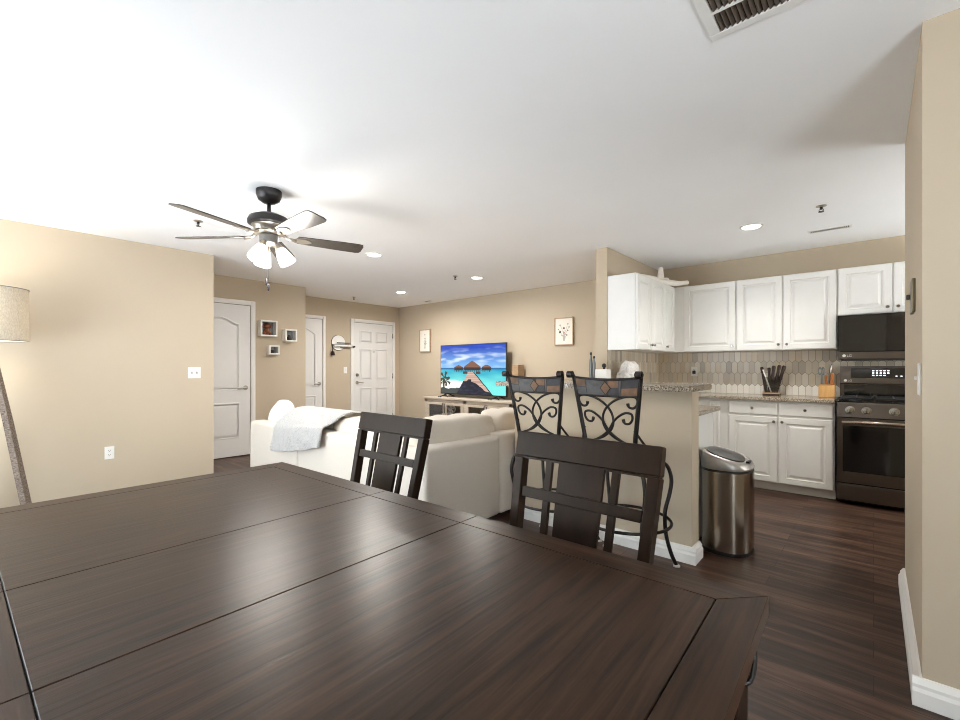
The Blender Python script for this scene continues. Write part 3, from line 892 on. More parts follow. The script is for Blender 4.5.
def stick(name, x, y, z0, z1, r, mat, label, dx=0.0):
    bm = B(); a = Vector((x, y, z0)); b = Vector((x + dx, y, z1)); tube(bm, [a, a.lerp(b, 0.1), a.lerp(b, 0.6), a.lerp(b, 0.95), b], [r * 0.7, r, r * 0.8, r, r * 0.6], 10)
    one(name, bm, M[mat], label, 'utensil', G2, True, org=a)
t = thing('kitchen_scissors', 'steel scissors with looped handles standing in the wooden knife block', 'scissors', (-0.385, 5.51, CZ + 0.13), 0, G2)
bm = B(); box(bm, -0.392, -0.378, 5.508, 5.512, CZ + 0.127, CZ + 0.22); obj('blades', bm, M['greymetal'], t)
for s in (-1, 1):
    bm = B(); tube(bm, [(-0.385 + s * 0.012 + 0.011 * math.cos(a), 5.51, CZ + 0.255 + 0.035 * math.sin(a)) for a in [k * PI / 8 for k in range(16)]], 0.005, 8, True); obj('handle_loop', bm, M['greymetal'], t)
stick('wooden_knife', -0.35, 5.515, CZ + 0.129, CZ + 0.215, 0.012, 'orangewood', 'short orange wooden handle in the middle of the knife block')
stick('wooden_knife', -0.302, 5.495, CZ + 0.124, CZ + 0.235, 0.016, 'orangewood', 'thick orange wooden handle at the right end of the knife block')
stick('steel_knife', -0.325, 5.54, CZ + 0.133, CZ + 0.33, 0.010, 'chrome', 'tall steel handle standing behind the orange ones in the knife block', 0.012)

# electric outlet on the tiles
def plate(name, fr, u, v, w, h, label, kind='outlet', gang=1, org=True):
    t = thing(name, label, 'outlet' if kind == 'outlet' else 'switch', fr @ Vector((u, v, 0)))
    bm = B(); pbox(bm, fr, u - w / 2, u + w / 2, v - h / 2, v + h / 2, 0, 0.006, 0.002); obj('cover_plate', bm, M['white'], t)
    for i in range(gang):
        uc = u + (i - (gang - 1) / 2) * 0.046
        if kind == 'outlet':
            for dv in (-0.02, 0.02):
                bm = B(); pbox(bm, fr, uc - 0.017, uc + 0.017, v + dv - 0.014, v + dv + 0.014, 0.006, 0.009, 0.001); s = obj('socket', bm, M['white'], t)
                bm = B(); pbox(bm, fr, uc - 0.009, uc - 0.006, v + dv - 0.002, v + dv + 0.008, 0.009, 0.0096); pbox(bm, fr, uc + 0.006, uc + 0.009, v + dv - 0.002, v + dv + 0.008, 0.009, 0.0096)
                cyl(bm, fr @ Vector((uc, v + dv - 0.008, 0.009)), fr @ Vector((uc, v + dv - 0.008, 0.0096)), 0.003, seg=8); obj('slots', bm, M['slot'], s)
        else:
            bm = B(); pbox(bm, fr, uc - 0.006, uc + 0.006, v - 0.012, v + 0.012, 0.006, 0.008); pbox(bm, fr, uc - 0.004, uc + 0.004, v - 0.002, v + 0.010, 0.008, 0.016, 0.001); obj('toggle', bm, M['trim'] if gang == 1 else M['nickel'], t)
    return t


plate('wall_outlet', on_y(0, TVY - 0.008, 0), -1.61, 1.165, 0.07, 0.115, 'small outlet on the back tiles, behind the end of the bar', 'outlet')
bm = B(); box(bm, -1.625, -1.592, 5.662, 5.690, 1.135, 1.175, 0.006); one('power_plug', bm, M['black'], 'black plug in the outlet on the kitchen tiles', 'plug', org=(-1.61, 5.69, 1.155))
plate('light_switch', on_x(-5.41, 0, 0), 1.53, 1.155, 0.118, 0.118, 'white double switch plate near the end of the left wall', 'switch', 2)
plate('wall_outlet', on_x(-5.41, 0, 0), 0.829, 0.404, 0.072, 0.118, 'white outlet low on the left wall', 'outlet')
plate('light_switch', on_x(-7.26, 0, 0), 4.475, 1.17, 0.072, 0.118, 'white single switch plate left of the entry door', 'switch', 1)
plate('light_switch', on_nx(0.13, 0, 0), -2.33, 1.16, 0.072, 0.118, 'white switch plate seen edge-on by the right wall corner', 'switch', 1)
t = thing('thermostat', 'slim bronze thermostat seen edge-on high on the right wall', 'thermostat', (0.13, 2.62, 1.56))
fr = on_nx(0.13, 0, 0)
bm = B(); pbox(bm, fr, -2.70, -2.57, 1.435, 1.575, 0, 0.012, 0.003); obj('body', bm, M['olive'], t)
bm = B(); pbox(bm, fr, -2.70, -2.67, 1.50, 1.52, 0.012, 0.024, 0.003); obj('lever', bm, M['slot'], t)

# things on bar and cabinets
bz = bz1
t = thing('white_box', 'small white device box with a round black sensor on the bar', 'box', (-2.0, 4.1, bz))
bm = B(); box(bm, -2.07, -1.945, 4.06, 4.15, bz, bz + 0.095, 0.006); obj('case', bm, M['white'], t)
bm = B(); cyl(bm, (-1.995, 4.105, bz + 0.094), (-1.995, 4.105, bz + 0.112), 0.012, seg=10); sphere(bm, (-1.995, 4.105, bz + 0.13), 0.023); obj('sensor', bm, M['black'], t, smooth=True)
for x, zt, lb in ((-2.135, 0.265, 'taller of two slim grey bottles on the bar by the partition'), (-2.10, 0.225, 'shorter of two slim grey bottles on the bar by the partition')):
    t = thing('slim_bottle', lb, 'bottle', (x, 4.10, bz), 0, 'slim grey bottles on the bar')
    bm = B(); lathe(bm, [(0.015, bz), (0.017, bz + 0.01), (0.016, bz + zt * 0.7), (0.009, bz + zt * 0.82), (0.008, bz + zt * 0.9)], (x, 4.10, 0), 14); obj('bottle_body', bm, M['greymetal'], t, smooth=True)
    bm = B(); cyl(bm, (x, 4.10, bz + zt * 0.9), (x, 4.10, bz + zt), 0.010, seg=12); obj('cap', bm, M['bronze'], t)
bm = B(); cushion(bm, -1.97, -1.78, 4.32, 4.52, CZ + 0.012, CZ + 0.34, n=3.2, puff=0.02, seed=5, wr=0.022, sub=40)
for v in bm.verts:
    v.co += (v.co - Vector((-1.875, 4.42, CZ + 0.17))).normalized() * (0.016 * abs(noise.noise(v.co * 16)) + 0.014 * abs(noise.noise(v.co * 38))) * (1 if v.co.z > CZ + 0.05 else 0)
for v in bm.verts:
    if v.co.z > CZ + 0.24: v.co.x = -1.875 + (v.co.x + 1.875) * 0.8; v.co.z += 0.02 * noise.noise(v.co * 25)
one('plastic_bag', bm, M['bag'], 'crumpled white plastic bag on the counter behind the right stool', 'bag', smooth=True, org=(-1.875, 4.42, CZ))
t = thing('wooden_ornament', 'white curved wooden ornament with an upright fin on the corner cabinet', 'ornament', (-1.8, 5.2, UZ1))
bm = B(); up = UZ1
pts = spline([(-1.93, 4.80, up + 0.075), (-1.86, 5.0, up + 0.06), (-1.79, 5.15, up + 0.04), (-1.70, 5.32, up + 0.035), (-1.62, 5.46, up + 0.055)], 6)
tube(bm, pts, [max(0.012 + 0.026 * math.sin(PI * min(1, (i + 3) / (len(pts) + 3))), 0.026 if i > len(pts) / 2 else 0) for i in range(len(pts))], 10); obj('hull', bm, M['ornament'], t, smooth=True)
bm = B(); prism(bm, [(-1.83, 5.07, up + 0.05), (-1.79, 5.16, up + 0.05), (-1.80, 5.14, up + 0.20), (-1.82, 5.10, up + 0.20)], (0.018, -0.008, 0)); obj('fin', bm, M['ornament'], t)
bm = B(); prism(bm, [(-1.98, 5.02, up + 0.07), (-1.95, 5.10, up + 0.07), (-1.72, 5.14, up + 0.055), (-1.72, 5.08, up + 0.055)], (0, 0, 0.014)); obj('crosspiece', bm, M['ornament'], t)
bm = B(); box(bm, -1.81, -1.77, 5.13, 5.17, up, up + 0.03); obj('foot', bm, M['ornament'], t)

# trash can
tc = thing('trash_can', 'tall stainless sensor trash can beside the end of the bar wall', 'trash can', (-0.735, 3.345, 0))
kx, ky, kn = 0.147, 0.185, 2.7
bm = B(); lathe(bm, [(0.98, 0.0), (0.98, 0.025)], (-0.735, 3.345, 0), 48, sx=kx, sy=ky, n=kn); obj('base_ring', bm, M['black'], tc, smooth=True)
bm = B(); lathe(bm, [(1.0, 0.025), (1.0, 0.53)], (-0.735, 3.345, 0), 48, sx=kx, sy=ky, n=kn); obj('body', bm, M['steel'], tc, smooth=True)
bm = B(); lathe(bm, [(0.985, 0.53), (0.985, 0.545)], (-0.735, 3.345, 0), 48, sx=kx, sy=ky, n=kn); obj('rim_band', bm, M['black'], tc, smooth=True)
def lid_slope(vs, z0):
    for v in vs:
        u = (v.co.x + 0.735) / kx
        if v.co.z > z0 + 0.02: v.co.z += -0.036 * (u - 0.1) - 0.012 * u * u * (1 if u > 0 else 0)
bm = B(); vs = lathe(bm, [(1.0, 0.545), (1.02, 0.555), (1.0, 0.598), (0.94, 0.617), (0.86, 0.622), (0.82, 0.616)], (-0.735, 3.345, 0), 48, sx=kx, sy=ky, n=kn); lid_slope(vs, 0.545); ld = obj('lid', bm, M['steellid'], tc, smooth=True)
bm = B(); vs = lathe(bm, [(0.74, 0.612), (0.74, 0.6235), (0.70, 0.6255)], (-0.745, 3.345, 0), 40, sx=kx, sy=ky, n=2.3); lid_slope(vs, 0.5); obj('flap', bm, M['flap'], ld, smooth=True)
bm = B(); box(bm, -0.622, -0.602, 3.31, 3.38, 0.582, 0.597, 0.003); obj('sensor', bm, M['black'], ld)

# ================================================================== DINING TABLE
TX0, TX1, TY0, TY1, TZ = -2.072, -0.136, -0.035, 0.984, 0.76
tb = thing('dining_table', 'large espresso wood dining table with a centre leaf in the foreground', 'table', (-1.1, 0.475, 0))
tt = 0.036


def slab(x0, x1, y0, y1, mat, name):
    bm = B(); box(bm, x0, x1, y0, y1, TZ - tt, TZ, 0.0025, 2); return obj(name, bm, mat, tb)


g = 0.0012; bw = 0.076
# border boards of the top: long sides and ends, mitred at the corners
def board(name, pts, mat):
    bm = B(); prism(bm, [(x, y, TZ - tt) for x, y in pts], (0, 0, tt)); bmesh.ops.bevel(bm, geom=bm.edges[:], offset=0.0008, segments=1, affect='EDGES'); obj(name, bm, M[mat], tb)
for yo, yi in ((TY1, TY1 - bw + g), (TY0, TY0 + bw - g)):
    board('top_border', [(TX0, yo), (-1.300 - g, yo), (-1.300 - g, yi), (TX0 + bw, yi)], 'tableedge')
    board('top_border', [(-1.300 + g, yo), (-0.872 - g, yo), (-0.872 - g, yi), (-1.300 + g, yi)], 'tableedge')
    board('top_border', [(-0.872 + g, yo), (TX1, yo), (TX1 - bw, yi), (-0.872 + g, yi)], 'tableedge')
for xo, xi in ((TX0, TX0 + bw - g), (TX1, TX1 - bw + g)):
    board('end_border', [(xo, TY0), (xo, TY1), (xi, TY1 - bw), (xi, TY0 + bw)], 'table')
for nm, x0, x1 in (('tabletop', TX0 + bw + g, -1.300 - g), ('table_leaf', -1.300 + g, -0.872 - g), ('tabletop', -0.872 + g, TX1 - bw - g)):
    bm = B(); box(bm, x0, x1, TY0 + bw + g, TY1 - bw - g, TZ - tt, TZ, 0.0012, 1); obj(nm, bm, M['table'], tb)
bm = B(); box(bm, TX0 + 0.006, TX1 - 0.006, TY0 + 0.006, TY1 - 0.006, TZ - tt - 0.006, TZ - 0.006); obj('underside', bm, M['groove'], tb)
bm = B()
for a in ((TX0 + 0.1, TX1 - 0.1, TY1 - 0.12, TY1 - 0.095), (TX0 + 0.1, TX1 - 0.1, TY0 + 0.095, TY0 + 0.12), (TX0 + 0.1, TX0 + 0.125, TY0 + 0.12, TY1 - 0.12), (TX1 - 0.125, TX1 - 0.1, TY0 + 0.12, TY1 - 0.12)):
    box(bm, a[0], a[1], a[2], a[3], TZ - 0.14, TZ - tt - 0.006, 0.002)
obj('apron', bm, M['chair'], tb)
for x in (TX0 + 0.075, TX1 - 0.075):
    for y in (TY0 + 0.075, TY1 - 0.075):
        bm = B(); w = 0.045
        box(bm, x - w, x + w, y - w, y + w, 0.0, TZ - tt - 0.006, 0.004); obj('leg', bm, M['chair'], tb)
t = obj('leaf_latch', (lambda b: (tube(b, spline([(TX1 - 0.03, 0.872, 0.640), (TX1 - 0.016, 0.880, 0.645), (TX1 - 0.010, 0.890, 0.675), (TX1 - 0.014, 0.902, 0.715)]), 0.0045, 8), b)[1])(B()), M['bronze'], tb, smooth=True, label='small metal hook under the table corner')
tb.rotation_euler.z = math.radians(1.75)      # the table stands a little askew


# ================================================================== DINING CHAIRS
def make_chair():
    t = thing('dining_chair', 'x', 'chair', (0, 0, 0), 0, 'espresso dining chairs tucked under the table')
    th = math.atan(0.115 / 0.525)
    R = Matrix.Translation((0, 0.19, 0.46)) @ Matrix.Rotation(-th, 4, 'X')
    def bb(bm, x0, x1, s0, s1, t0, t1, bev=0.002):
        vs = box(bm, x0, x1, t0, t1, s0, s1, bev, 2)
        for v in vs: v.co.x *= 1 - 0.10 * max(0, 0.46 - v.co.z) / 0.46       # the back narrows towards the seat
        bmesh.ops.transform(bm, matrix=R, verts=vs)
    L = 0.537
    bm = B(); bb(bm, -0.244, 0.244, L - 0.083, L, -0.012, 0.026, 0.004); bb(bm, -0.240, 0.240, L - 0.090, L - 0.080, -0.006, 0.022, 0.0); obj('top_rail', bm, M['chair'], t, local=True)
    bm = B(); bb(bm, -0.205, 0.205, L - 0.213, L - 0.180, -0.008, 0.018); obj('cross_rail', bm, M['chair'], t, local=True)
    bm = B(); bb(bm, -0.205, 0.205, 0.03, 0.075, -0.006, 0.018); obj('lower_rail', bm, M['chair'], t, local=True)
    bm = B(); bb(bm, -0.078, 0.078, 0.06, L - 0.085, 0.0, 0.014); obj('splat', bm, M['chair'], t, local=True)
    for s in (-1, 1):
        bm = B(); bb(bm, s * 0.114 - 0.012, s * 0.114 + 0.012, 0.06, L - 0.085, 0.0, 0.014); obj('slat', bm, M['chair'], t, local=True)
        bm = B(); bb(bm, s * 0.227 - 0.017, s * 0.227 + 0.017, 0.0, L - 0.087, -0.012, 0.026, 0.003)
        prism(bm, [(s * 0.227 - 0.017, 0.178, 0.47), (s * 0.227 + 0.017, 0.178, 0.47), (s * 0.227 + 0.017, 0.216, 0.47), (s * 0.227 - 0.017, 0.216, 0.47)], (0, 0.03, -0.47)); obj('rear_leg', bm, M['chair'], t, local=True)
        bm = B(); box(bm, s * 0.215 - 0.021, s * 0.215 + 0.021, -0.225, -0.183, 0, 0.43, 0.003); obj('front_leg', bm, M['chair'], t, local=True)
    bm = B(); box(bm, -0.24, 0.24, -0.24, 0.165, 0.43, 0.465, 0.012, 3); obj('seat', bm, M['chair'], t, local=True)
    bm = B()
    for s in (-1, 1): box(bm, s * 0.222 - 0.011, s * 0.222 + 0.011, -0.2, 0.19, 0.37, 0.43); box(bm, s * 0.22 - 0.01, s * 0.22 + 0.01, -0.2, 0.2, 0.16, 0.19)
    box(bm, -0.21, 0.21, -0.215, -0.193, 0.37, 0.43); box(bm, -0.21, 0.21, 0.18, 0.2, 0.37, 0.43)
    obj('apron', bm, M['chair'], t, local=True)
    return t


ch = make_chair(); ch.location = (-0.676, 0.945, 0); ch['label'] = 'dark wooden dining chair closest to the bar stools and trash can'
dup(ch, (-1.665, 0.972, 0), 0, 'dark wooden dining chair in front of the pale sofa, further along the table')


# ================================================================== BAR STOOLS
def make_stool():
    t = thing('bar_stool', 'x', 'bar stool', (0, 0, 0), 0, 'wrought iron bar stools at the bar')
    ZT, ZS = 1.16, 0.735     # heights of the top rail and the seat
    def yb(z): return -0.195 - 0.055 * max(0, (z - ZS)) / (ZT - ZS)
    def hw(z): return 0.149 + (0.201 - 0.149) * (z - 0.78) / (ZT - 0.78)
    bf = B()
    for s in (-1, 1):
        P_ = [(s * 0.14, -0.175, 0.64)] + [(s * hw(z), yb(z), z) for z in (0.78, 0.88, 0.98, 1.08, 1.145)] + [(s * (hw(1.15) + 0.004), yb(1.15) - 0.012, 1.162), (s * (hw(1.15) + 0.004), yb(1.15) - 0.03, 1.168)]
        bm = B(); tube(bm, spline(P_, 4), 0.0125, 10); p = obj('back_post', bm, M['iron'], t, local=True)
        bm = B(); e = s * (hw(1.15) + 0.004)
        cyl(bm, (e - s * 0.016, yb(1.15) - 0.036, 1.166), (e + s * 0.016, yb(1.15) - 0.036, 1.166), 0.0195, seg=16)
        cyl(bm, (e - s * 0.022, yb(1.15) - 0.036, 1.166), (e + s * 0.022, yb(1.15) - 0.036, 1.166), 0.010, seg=12)
        obj('finial', bm, M['iron'], p, smooth=True, local=True)
    # stone panel between the posts, top rail sagging slightly
    def sag(u): return -0.012 * (1 - u * u)
    bm = B(); n = 12
    top = [(hw(1.13) * (2 * i / n - 1), yb(1.13), 1.149 + sag(2 * i / n - 1)) for i in range(n + 1)]
    tube(bm, top, 0.008, 8); obj('top_rail', bm, M['iron'], t, local=True)
    bm = B(); zb = 1.050; tube(bm, [(hw(zb) * (2 * i / n - 1), yb(zb), zb + 0.4 * sag(2 * i / n - 1)) for i in range(n + 1)], 0.0065, 8); obj('mid_rail', bm, M['iron'], t, local=True)
    bm = B()
    def q(u, v): z = zb + (1.146 - zb) * v + sag(u) * (0.4 + 0.6 * v); return Vector((u * hw(z) * 0.96, yb(z), z))
    def patch(poly, mi, raise_=0.0):
        prism(bm, [q(*p) + Vector((0, -0.004 - raise_, 0)) for p in poly], (0, 0.008 + 2 * raise_, 0), mi)
    e = 0.012
    tiles = [(-1, -0.66, 0.5, 1, 2), (-1, -0.66, 0, 0.5, 0), (-0.66, -0.05, 0, 1, 0), (0.05, 0.40, 0.5, 1, 2), (0.05, 0.40, 0, 0.5, 1), (-0.05, 0.05, 0, 1, 1), (0.40, 0.48, 0, 1, 0), (0.48, 1, 0.5, 1, 1), (0.48, 1, 0, 0.5, 2)]
    for a, b, c_, d, mi in tiles: patch([(a + e, c_ + 0.03), (b - e, c_ + 0.03), (b - e, d - 0.03), (a + e, d - 0.03)], mi, 0.0005)
    patch([(-0.99, 0.06), (0.99, 0.06), (0.99, 0.94), (-0.99, 0.94)], 1, -0.0015)
    patch([(-0.02, 0.04), (0.17, 0.5), (-0.02, 0.96), (-0.21, 0.5)], 3, 0.0015)
    patch([(-0.02, 0.12), (0.13, 0.5), (-0.02, 0.88), (-0.17, 0.5)], 2, 0.003)
    obj('stone_panel', bm, [M['slate_g'], M['slate_d'], M['slate_b'], M['iron']], t, local=True)
    # scrolls
    def sc(x, y):
        z = zb - (y - 430) / 1450.0
        return (max(-1, min(1, (x - 572) / 214.0)) * (hw(z) - 0.006), yb(z), z)
    up_l = [(425, 488), (415, 518), (385, 526), (362, 500), (362, 455), (392, 434), (450, 440), (515, 470), (572, 522), (606, 585), (614, 650), (600, 700), (572, 738), (520, 778), (450, 806)]
    lo_l = [(455, 618), (440, 652), (405, 650), (386, 615), (395, 575), (440, 568), (490, 600), (530, 645), (560, 700), (610, 755), (680, 800), (740, 822)]
    for base in (up_l, lo_l):
        for mir in (False, True):
            pts = [sc(1144 - x if mir else x, y) for x, y in base]
            bm = B(); s = spline(pts, 5); k = len(s)
            tube(bm, s, [0.0070 if i > 3 else 0.0095 for i in range(k)], 8); obj('scroll', bm, M['iron'], t, local=True)
    bm = B(); zz = 0.775; tube(bm, [(-hw(zz), yb(zz), zz), (hw(zz), yb(zz), zz)], 0.008, 8); obj('lower_rail', bm, M['iron'], t, local=True)
    # arms of the back sweeping down to the seat ring
    for s in (-1, 1):
        bm = B(); tube(bm, spline([(s * 0.15, yb(0.86), 0.86), (s * 0.19, -0.15, 0.77), (s * 0.215, -0.02, 0.68)]), 0.007, 8); obj('side_brace', bm, M['iron'], t, local=True)
    bm = B(); lathe(bm, [(0.19, 0.65), (0.212, 0.655), (0.222, 0.68), (0.215, 0.703), (0.18, 0.715), (0.001, 0.719)], (0, 0, 0), 40, n=2.6); obj('cushion', bm, M['seatcush'], t, smooth=True, local=True)
    bm = B(); tube(bm, [(0.2 * math.cos(a), 0.2 * math.sin(a), 0.638) for a in [k * PI / 16 for k in range(32)]], 0.012, 8, True); obj('seat_ring', bm, M['iron'], t, local=True)
    for a in (45, 135, 225, 315):
        ca, sa = math.cos(math.radians(a)), math.sin(math.radians(a))
        bm = B(); tube(bm, spline([(r * ca, r * sa, z) for r, z in ((0.2, 0.638), (0.262, 0.615), (0.292, 0.53), (0.28, 0.44), (0.252, 0.33), (0.258, 0.2), (0.29, 0.08), (0.322, 0.012))], 5), 0.0115, 10)
        lg = obj('leg', bm, M['iron'], t, local=True)
        bm = B(); lathe(bm, [(0.02, 0), (0.02, 0.008), (0.012, 0.014)], (0.325 * ca, 0.325 * sa, 0), 14); obj('foot_pad', bm, M['rubber'], lg, local=True)
    bm = B(); tube(bm, [(0.262 * math.cos(a), 0.262 * math.sin(a), 0.30) for a in [k * PI / 24 for k in range(48)]], 0.009, 8, True); obj('foot_ring', bm, M['iron'], t, local=True)
    return t


sto = make_stool(); sto.location = (-1.124, 2.58, 0.0); sto['label'] = 'wrought iron bar stool with stone back panel nearer the trash can'
dup(sto, (-1.648, 2.625, 0), math.radians(3), 'wrought iron bar stool with stone back panel at the sofa end of the bar')

# ================================================================== SOFA
so = thing('sectional_sofa', 'large off-white L-shaped sectional sofa with its back to the dining table', 'sofa', (-3.6, 2.6, 0))
SX0, SX1, SY0, SY1 = -5.115, -2.225, 1.97, 4.0


def soft(bm, x0, x1, y0, y1, z0, z1, bev=0.04): box(bm, x0, x1, y0, y1, z0, z1, bev, 4)


def sofa_part(name, boxes, bev=0.045, mat='sofa'):
    bm = B()
    for b in boxes: soft(bm, *b, bev)
    return obj(name, bm, M[mat], so, smooth=True)


sofa_part('back', [(SX0 + 0.02, -4.02, SY0, SY0 + 0.17, 0.035, 0.635), (-4.02, SX1 - 0.04, SY0 + 0.002, SY0 + 0.17, 0.035, 0.655)], 0.035)
sofa_part('return_back', [(SX1 - 0.17, SX1, SY0, 2.765, 0.035, 0.665), (SX1 - 0.17, SX1, 2.765, SY1, 0.035, 0.68)], 0.035)
sofa_part('arm', [(SX0, SX0 + 0.15, SY0 - 0.005, SY0 + 0.92, 0.035, 0.60)], 0.06)
sofa_part('return_arm', [(SX1 - 0.95, SX1 - 0.17, SY1 - 0.2, SY1, 0.035, 0.60)], 0.06)
sofa_part('base', [(SX0 + 0.2, SX1 - 0.17, SY0 + 0.17, SY0 + 0.93, 0.05, 0.28), (SX1 - 0.95, SX1 - 0.17, SY0 + 0.93, SY1 - 0.2, 0.05, 0.28)], 0.02)
for a in ((-4.88, -4.02, SY0 + 0.18, SY0 + 0.95), (-4.01, -3.19, SY0 + 0.18, SY0 + 0.95), (-3.18, -2.4, SY0 + 0.18, SY0 + 0.95), (-3.18, -2.4, SY0 + 0.96, SY1 - 0.21)):
    bm = B(); cushion(bm, a[0], a[1], a[2], a[3], 0.27, 0.46, n=7, puff=0.0, seed=a[0], wr=0.004); obj('seat_cushion', bm, M['sofac'], so, smooth=True)
for i, a in enumerate(((-4.42, -3.70), (-3.68, -2.72))):
    bm = B(); cushion(bm, a[0], a[1], SY0 + 0.13, SY0 + 0.40, 0.43, 0.775, n=4.5, puff=0.03, seed=i + 2, wr=0.012); obj('back_cushion', bm, M['sofac'], so, smooth=True)
for i, a in enumerate(((2.03, 2.885), (2.90, 3.75))):
    bm = B(); cushion(bm, -0.425, 0.425, -0.13, 0.13, -0.19, 0.19, n=7, puff=0.03, seed=i + 7, wr=0.014,
                      mat=Matrix.Translation((SX1 - 0.26, (a[0] + a[1]) / 2, 0.64)) @ Matrix.Rotation(PI / 2, 4, 'Z')); obj('back_cushion', bm, M['sofac'], so, smooth=True)
for x, y in ((SX0 + 0.1, SY0 + 0.06), (SX1 - 0.07, SY0 + 0.07), (SX0 + 0.1, SY0 + 0.85), (SX1 - 0.07, SY1 - 0.07), (SX1 - 0.88, SY1 - 0.07)):
    bm = B(); box(bm, x - 0.03, x + 0.03, y - 0.03, y + 0.03, 0, 0.05); obj('foot', bm, M['black'], so)
bm = B(); cushion(bm, -0.19, 0.19, -0.08, 0.08, -0.19, 0.19, n=2.6, puff=0.02, seed=21, wr=0.01, mat=Matrix.Translation((-4.925, SY0 + 0.27, 0.66)) @ Matrix.Rotation(math.radians(-12), 4, 'X') @ Matrix.Rotation(math.radians(10), 4, 'Y'))
one('throw_pillow', bm, M['pillow'], 'plump white pillow at the left end of the sofa beside the knit throw', 'pillow', smooth=True, org=(-4.925, SY0 + 0.27, 0.46))

# knit throw over the back
bm = B(); NX, NV = 44, 60
prof = [(2.42, 0.72), (2.34, 0.785), (2.24, 0.80), (2.14, 0.785), (2.06, 0.735), (1.99, 0.68), (1.945, 0.635), (1.935, 0.56), (1.93, 0.48), (1.925, 0.40)]
ps = [Vector((0, y, z)) for y, z in prof]; pr = spline(ps, 8)
grid = []
for i in range(NX + 1):
    u = i / NX; row = []
    for j in range(NV + 1):
        s = j / NV * (len(pr) - 1); k = min(int(s), len(pr) - 2); p = pr[k].lerp(pr[k + 1], s - k)
        fall = max(0, (j / NV - 0.45) / 0.55)
        x = -4.43 + 0.90 * u + (0.10 * (1 - j / NV)) - 0.02 * math.sin(j / NV * 5)
        z = p.z + fall * 0.15 * (u - 0.1) ** 1.3 if u > 0.1 else p.z
        w = 0.012 * math.sin(u * 17 + 2 * j / NV) * fall + 0.02 * noise.noise(Vector((u * 4, j / NV * 5, 1)))
        lift = 0.0 * math.exp(-((u - 0.12) / 0.12) ** 2) * (1 - fall)
        row.append(bm.verts.new((x, p.y - abs(w) - 0.004, z + lift + abs(w) * 0.3)))
    grid.append(row)
for i in range(NX):
    for j in range(NV):
        f = bm.faces.new((grid[i][j], grid[i + 1][j], grid[i + 1][j + 1], grid[i][j + 1])); f.smooth = True
th_ = thing('throw_blanket', 'white knitted throw draped over the left back of the sofa', 'blanket', (-4.0, 2.0, 0.65))
o = obj('blanket', bm, M['knit'], th_, smooth=True)
md = o.modifiers.new('thickness', 'SOLIDIFY'); md.thickness = 0.014; md.offset = 1
bm = B()
for k in range(2):
    jj = NV - 2 - k * 5
    tube(bm, spline([(-4.435 + 0.905 * u, 1.91 - 0.004 * math.sin(u * 17), 0.412 + 0.035 * k + (0.15 * (u - 0.1) ** 1.3 if u > 0.1 else 0)) for u in [q_ / 12 for q_ in range(13)]], 3), 0.010, 8)
obj('ribbed_border', bm, M['knit'], th_, smooth=True)

# ================================================================== TELEVISION AND CONSOLE
cs = thing('tv_console', 'whitewashed wooden media console with glass doors under the television', 'tv console', (-5.0, 5.48, 0))
KX0, KX1, KY, KZ = -6.0, -4.05, 5.30, 0.70
bm = B(); box(bm, KX0 - 0.02, KX1 + 0.02, KY - 0.025, 5.69, KZ - 0.03, KZ, 0.004); obj('top', bm, M['console'], cs)
bm = B()
box(bm, KX0, KX0 + 0.03, KY + 0.02, 5.68, 0.06, KZ - 0.03); box(bm, KX1 - 0.03, KX1, KY + 0.02, 5.68, 0.06, KZ - 0.03); box(bm, -5.04, -5.01, KY + 0.02, 5.68, 0.06, KZ - 0.03)
box(bm, KX0, KX1, 5.665, 5.68, 0.06, KZ - 0.03); box(bm, KX0, KX1, KY + 0.02, 5.68, 0.06, 0.09); box(bm, KX0, KX1, KY + 0.04, 5.68, 0.36, 0.375)
obj('body', bm, M['consin'], cs)
bm = B()
for x in (KX0 + 0.03, KX1 - 0.03, -5.025):
    box(bm, x - 0.03, x + 0.03, KY, KY + 0.03, 0.0, KZ - 0.03, 0.003)
box(bm, KX0, KX1, KY, KY + 0.03, 0.62, KZ - 0.03, 0.002); box(bm, KX0, KX1, KY, KY + 0.03, 0.06, 0.12, 0.002)
for x in (KX0 + 0.03, KX1 - 0.03): box(bm, x - 0.03, x + 0.03, 5.62, 5.68, 0.0, 0.1)
obj('face_frame', bm, M['console'], cs)
fr = on_y(0, KY, 0)
for i, (u0, u1) in enumerate(((-5.935, -5.50), (-5.49, -5.06), (-4.99, -4.555), (-4.545, -4.115))):
    bm = B()
    for a in ((u0, u0 + 0.05, 0.125, 0.615), (u1 - 0.05, u1, 0.125, 0.615), (u0 + 0.05, u1 - 0.05, 0.125, 0.175), (u0 + 0.05, u1 - 0.05, 0.575, 0.615)): pbox(bm, fr, a[0], a[1], a[2], a[3], -0.012, 0.012, 0.002)
    d = obj('door', bm, M['console'], cs)
    bm = B(); pbox(bm, fr, u0 + 0.05, u1 - 0.05, 0.175, 0.575, -0.003, 0.0); obj('pane', bm, M['pane'], d)
    hu = u1 - 0.02 if i % 2 == 0 else u0 + 0.02
    bm = B(); tube(bm, [fr @ Vector((hu, 0.44, 0.012)), fr @ Vector((hu, 0.44, 0.035)), fr @ Vector((hu, 0.60, 0.035)), fr @ Vector((hu, 0.60, 0.012))], 0.007, 8); obj('handle', bm, M['bronze'], d)
bm = B()
for k in range(5):
    a = 2 * PI * k / 5
    tube(bm, [(-5.47 + 0.05 * math.cos(t_) + 0.06 * math.cos(a), 5.42 + 0.02 * math.sin(a), 0.50 + 0.05 * math.sin(t_) + 0.06 * math.sin(a)) for t_ in [q_ * PI / 8 for q_ in range(16)]], 0.010, 6, True)
cyl(bm, (-5.47, 5.42, 0.375), (-5.47, 5.42, 0.44), 0.04, 0.02)
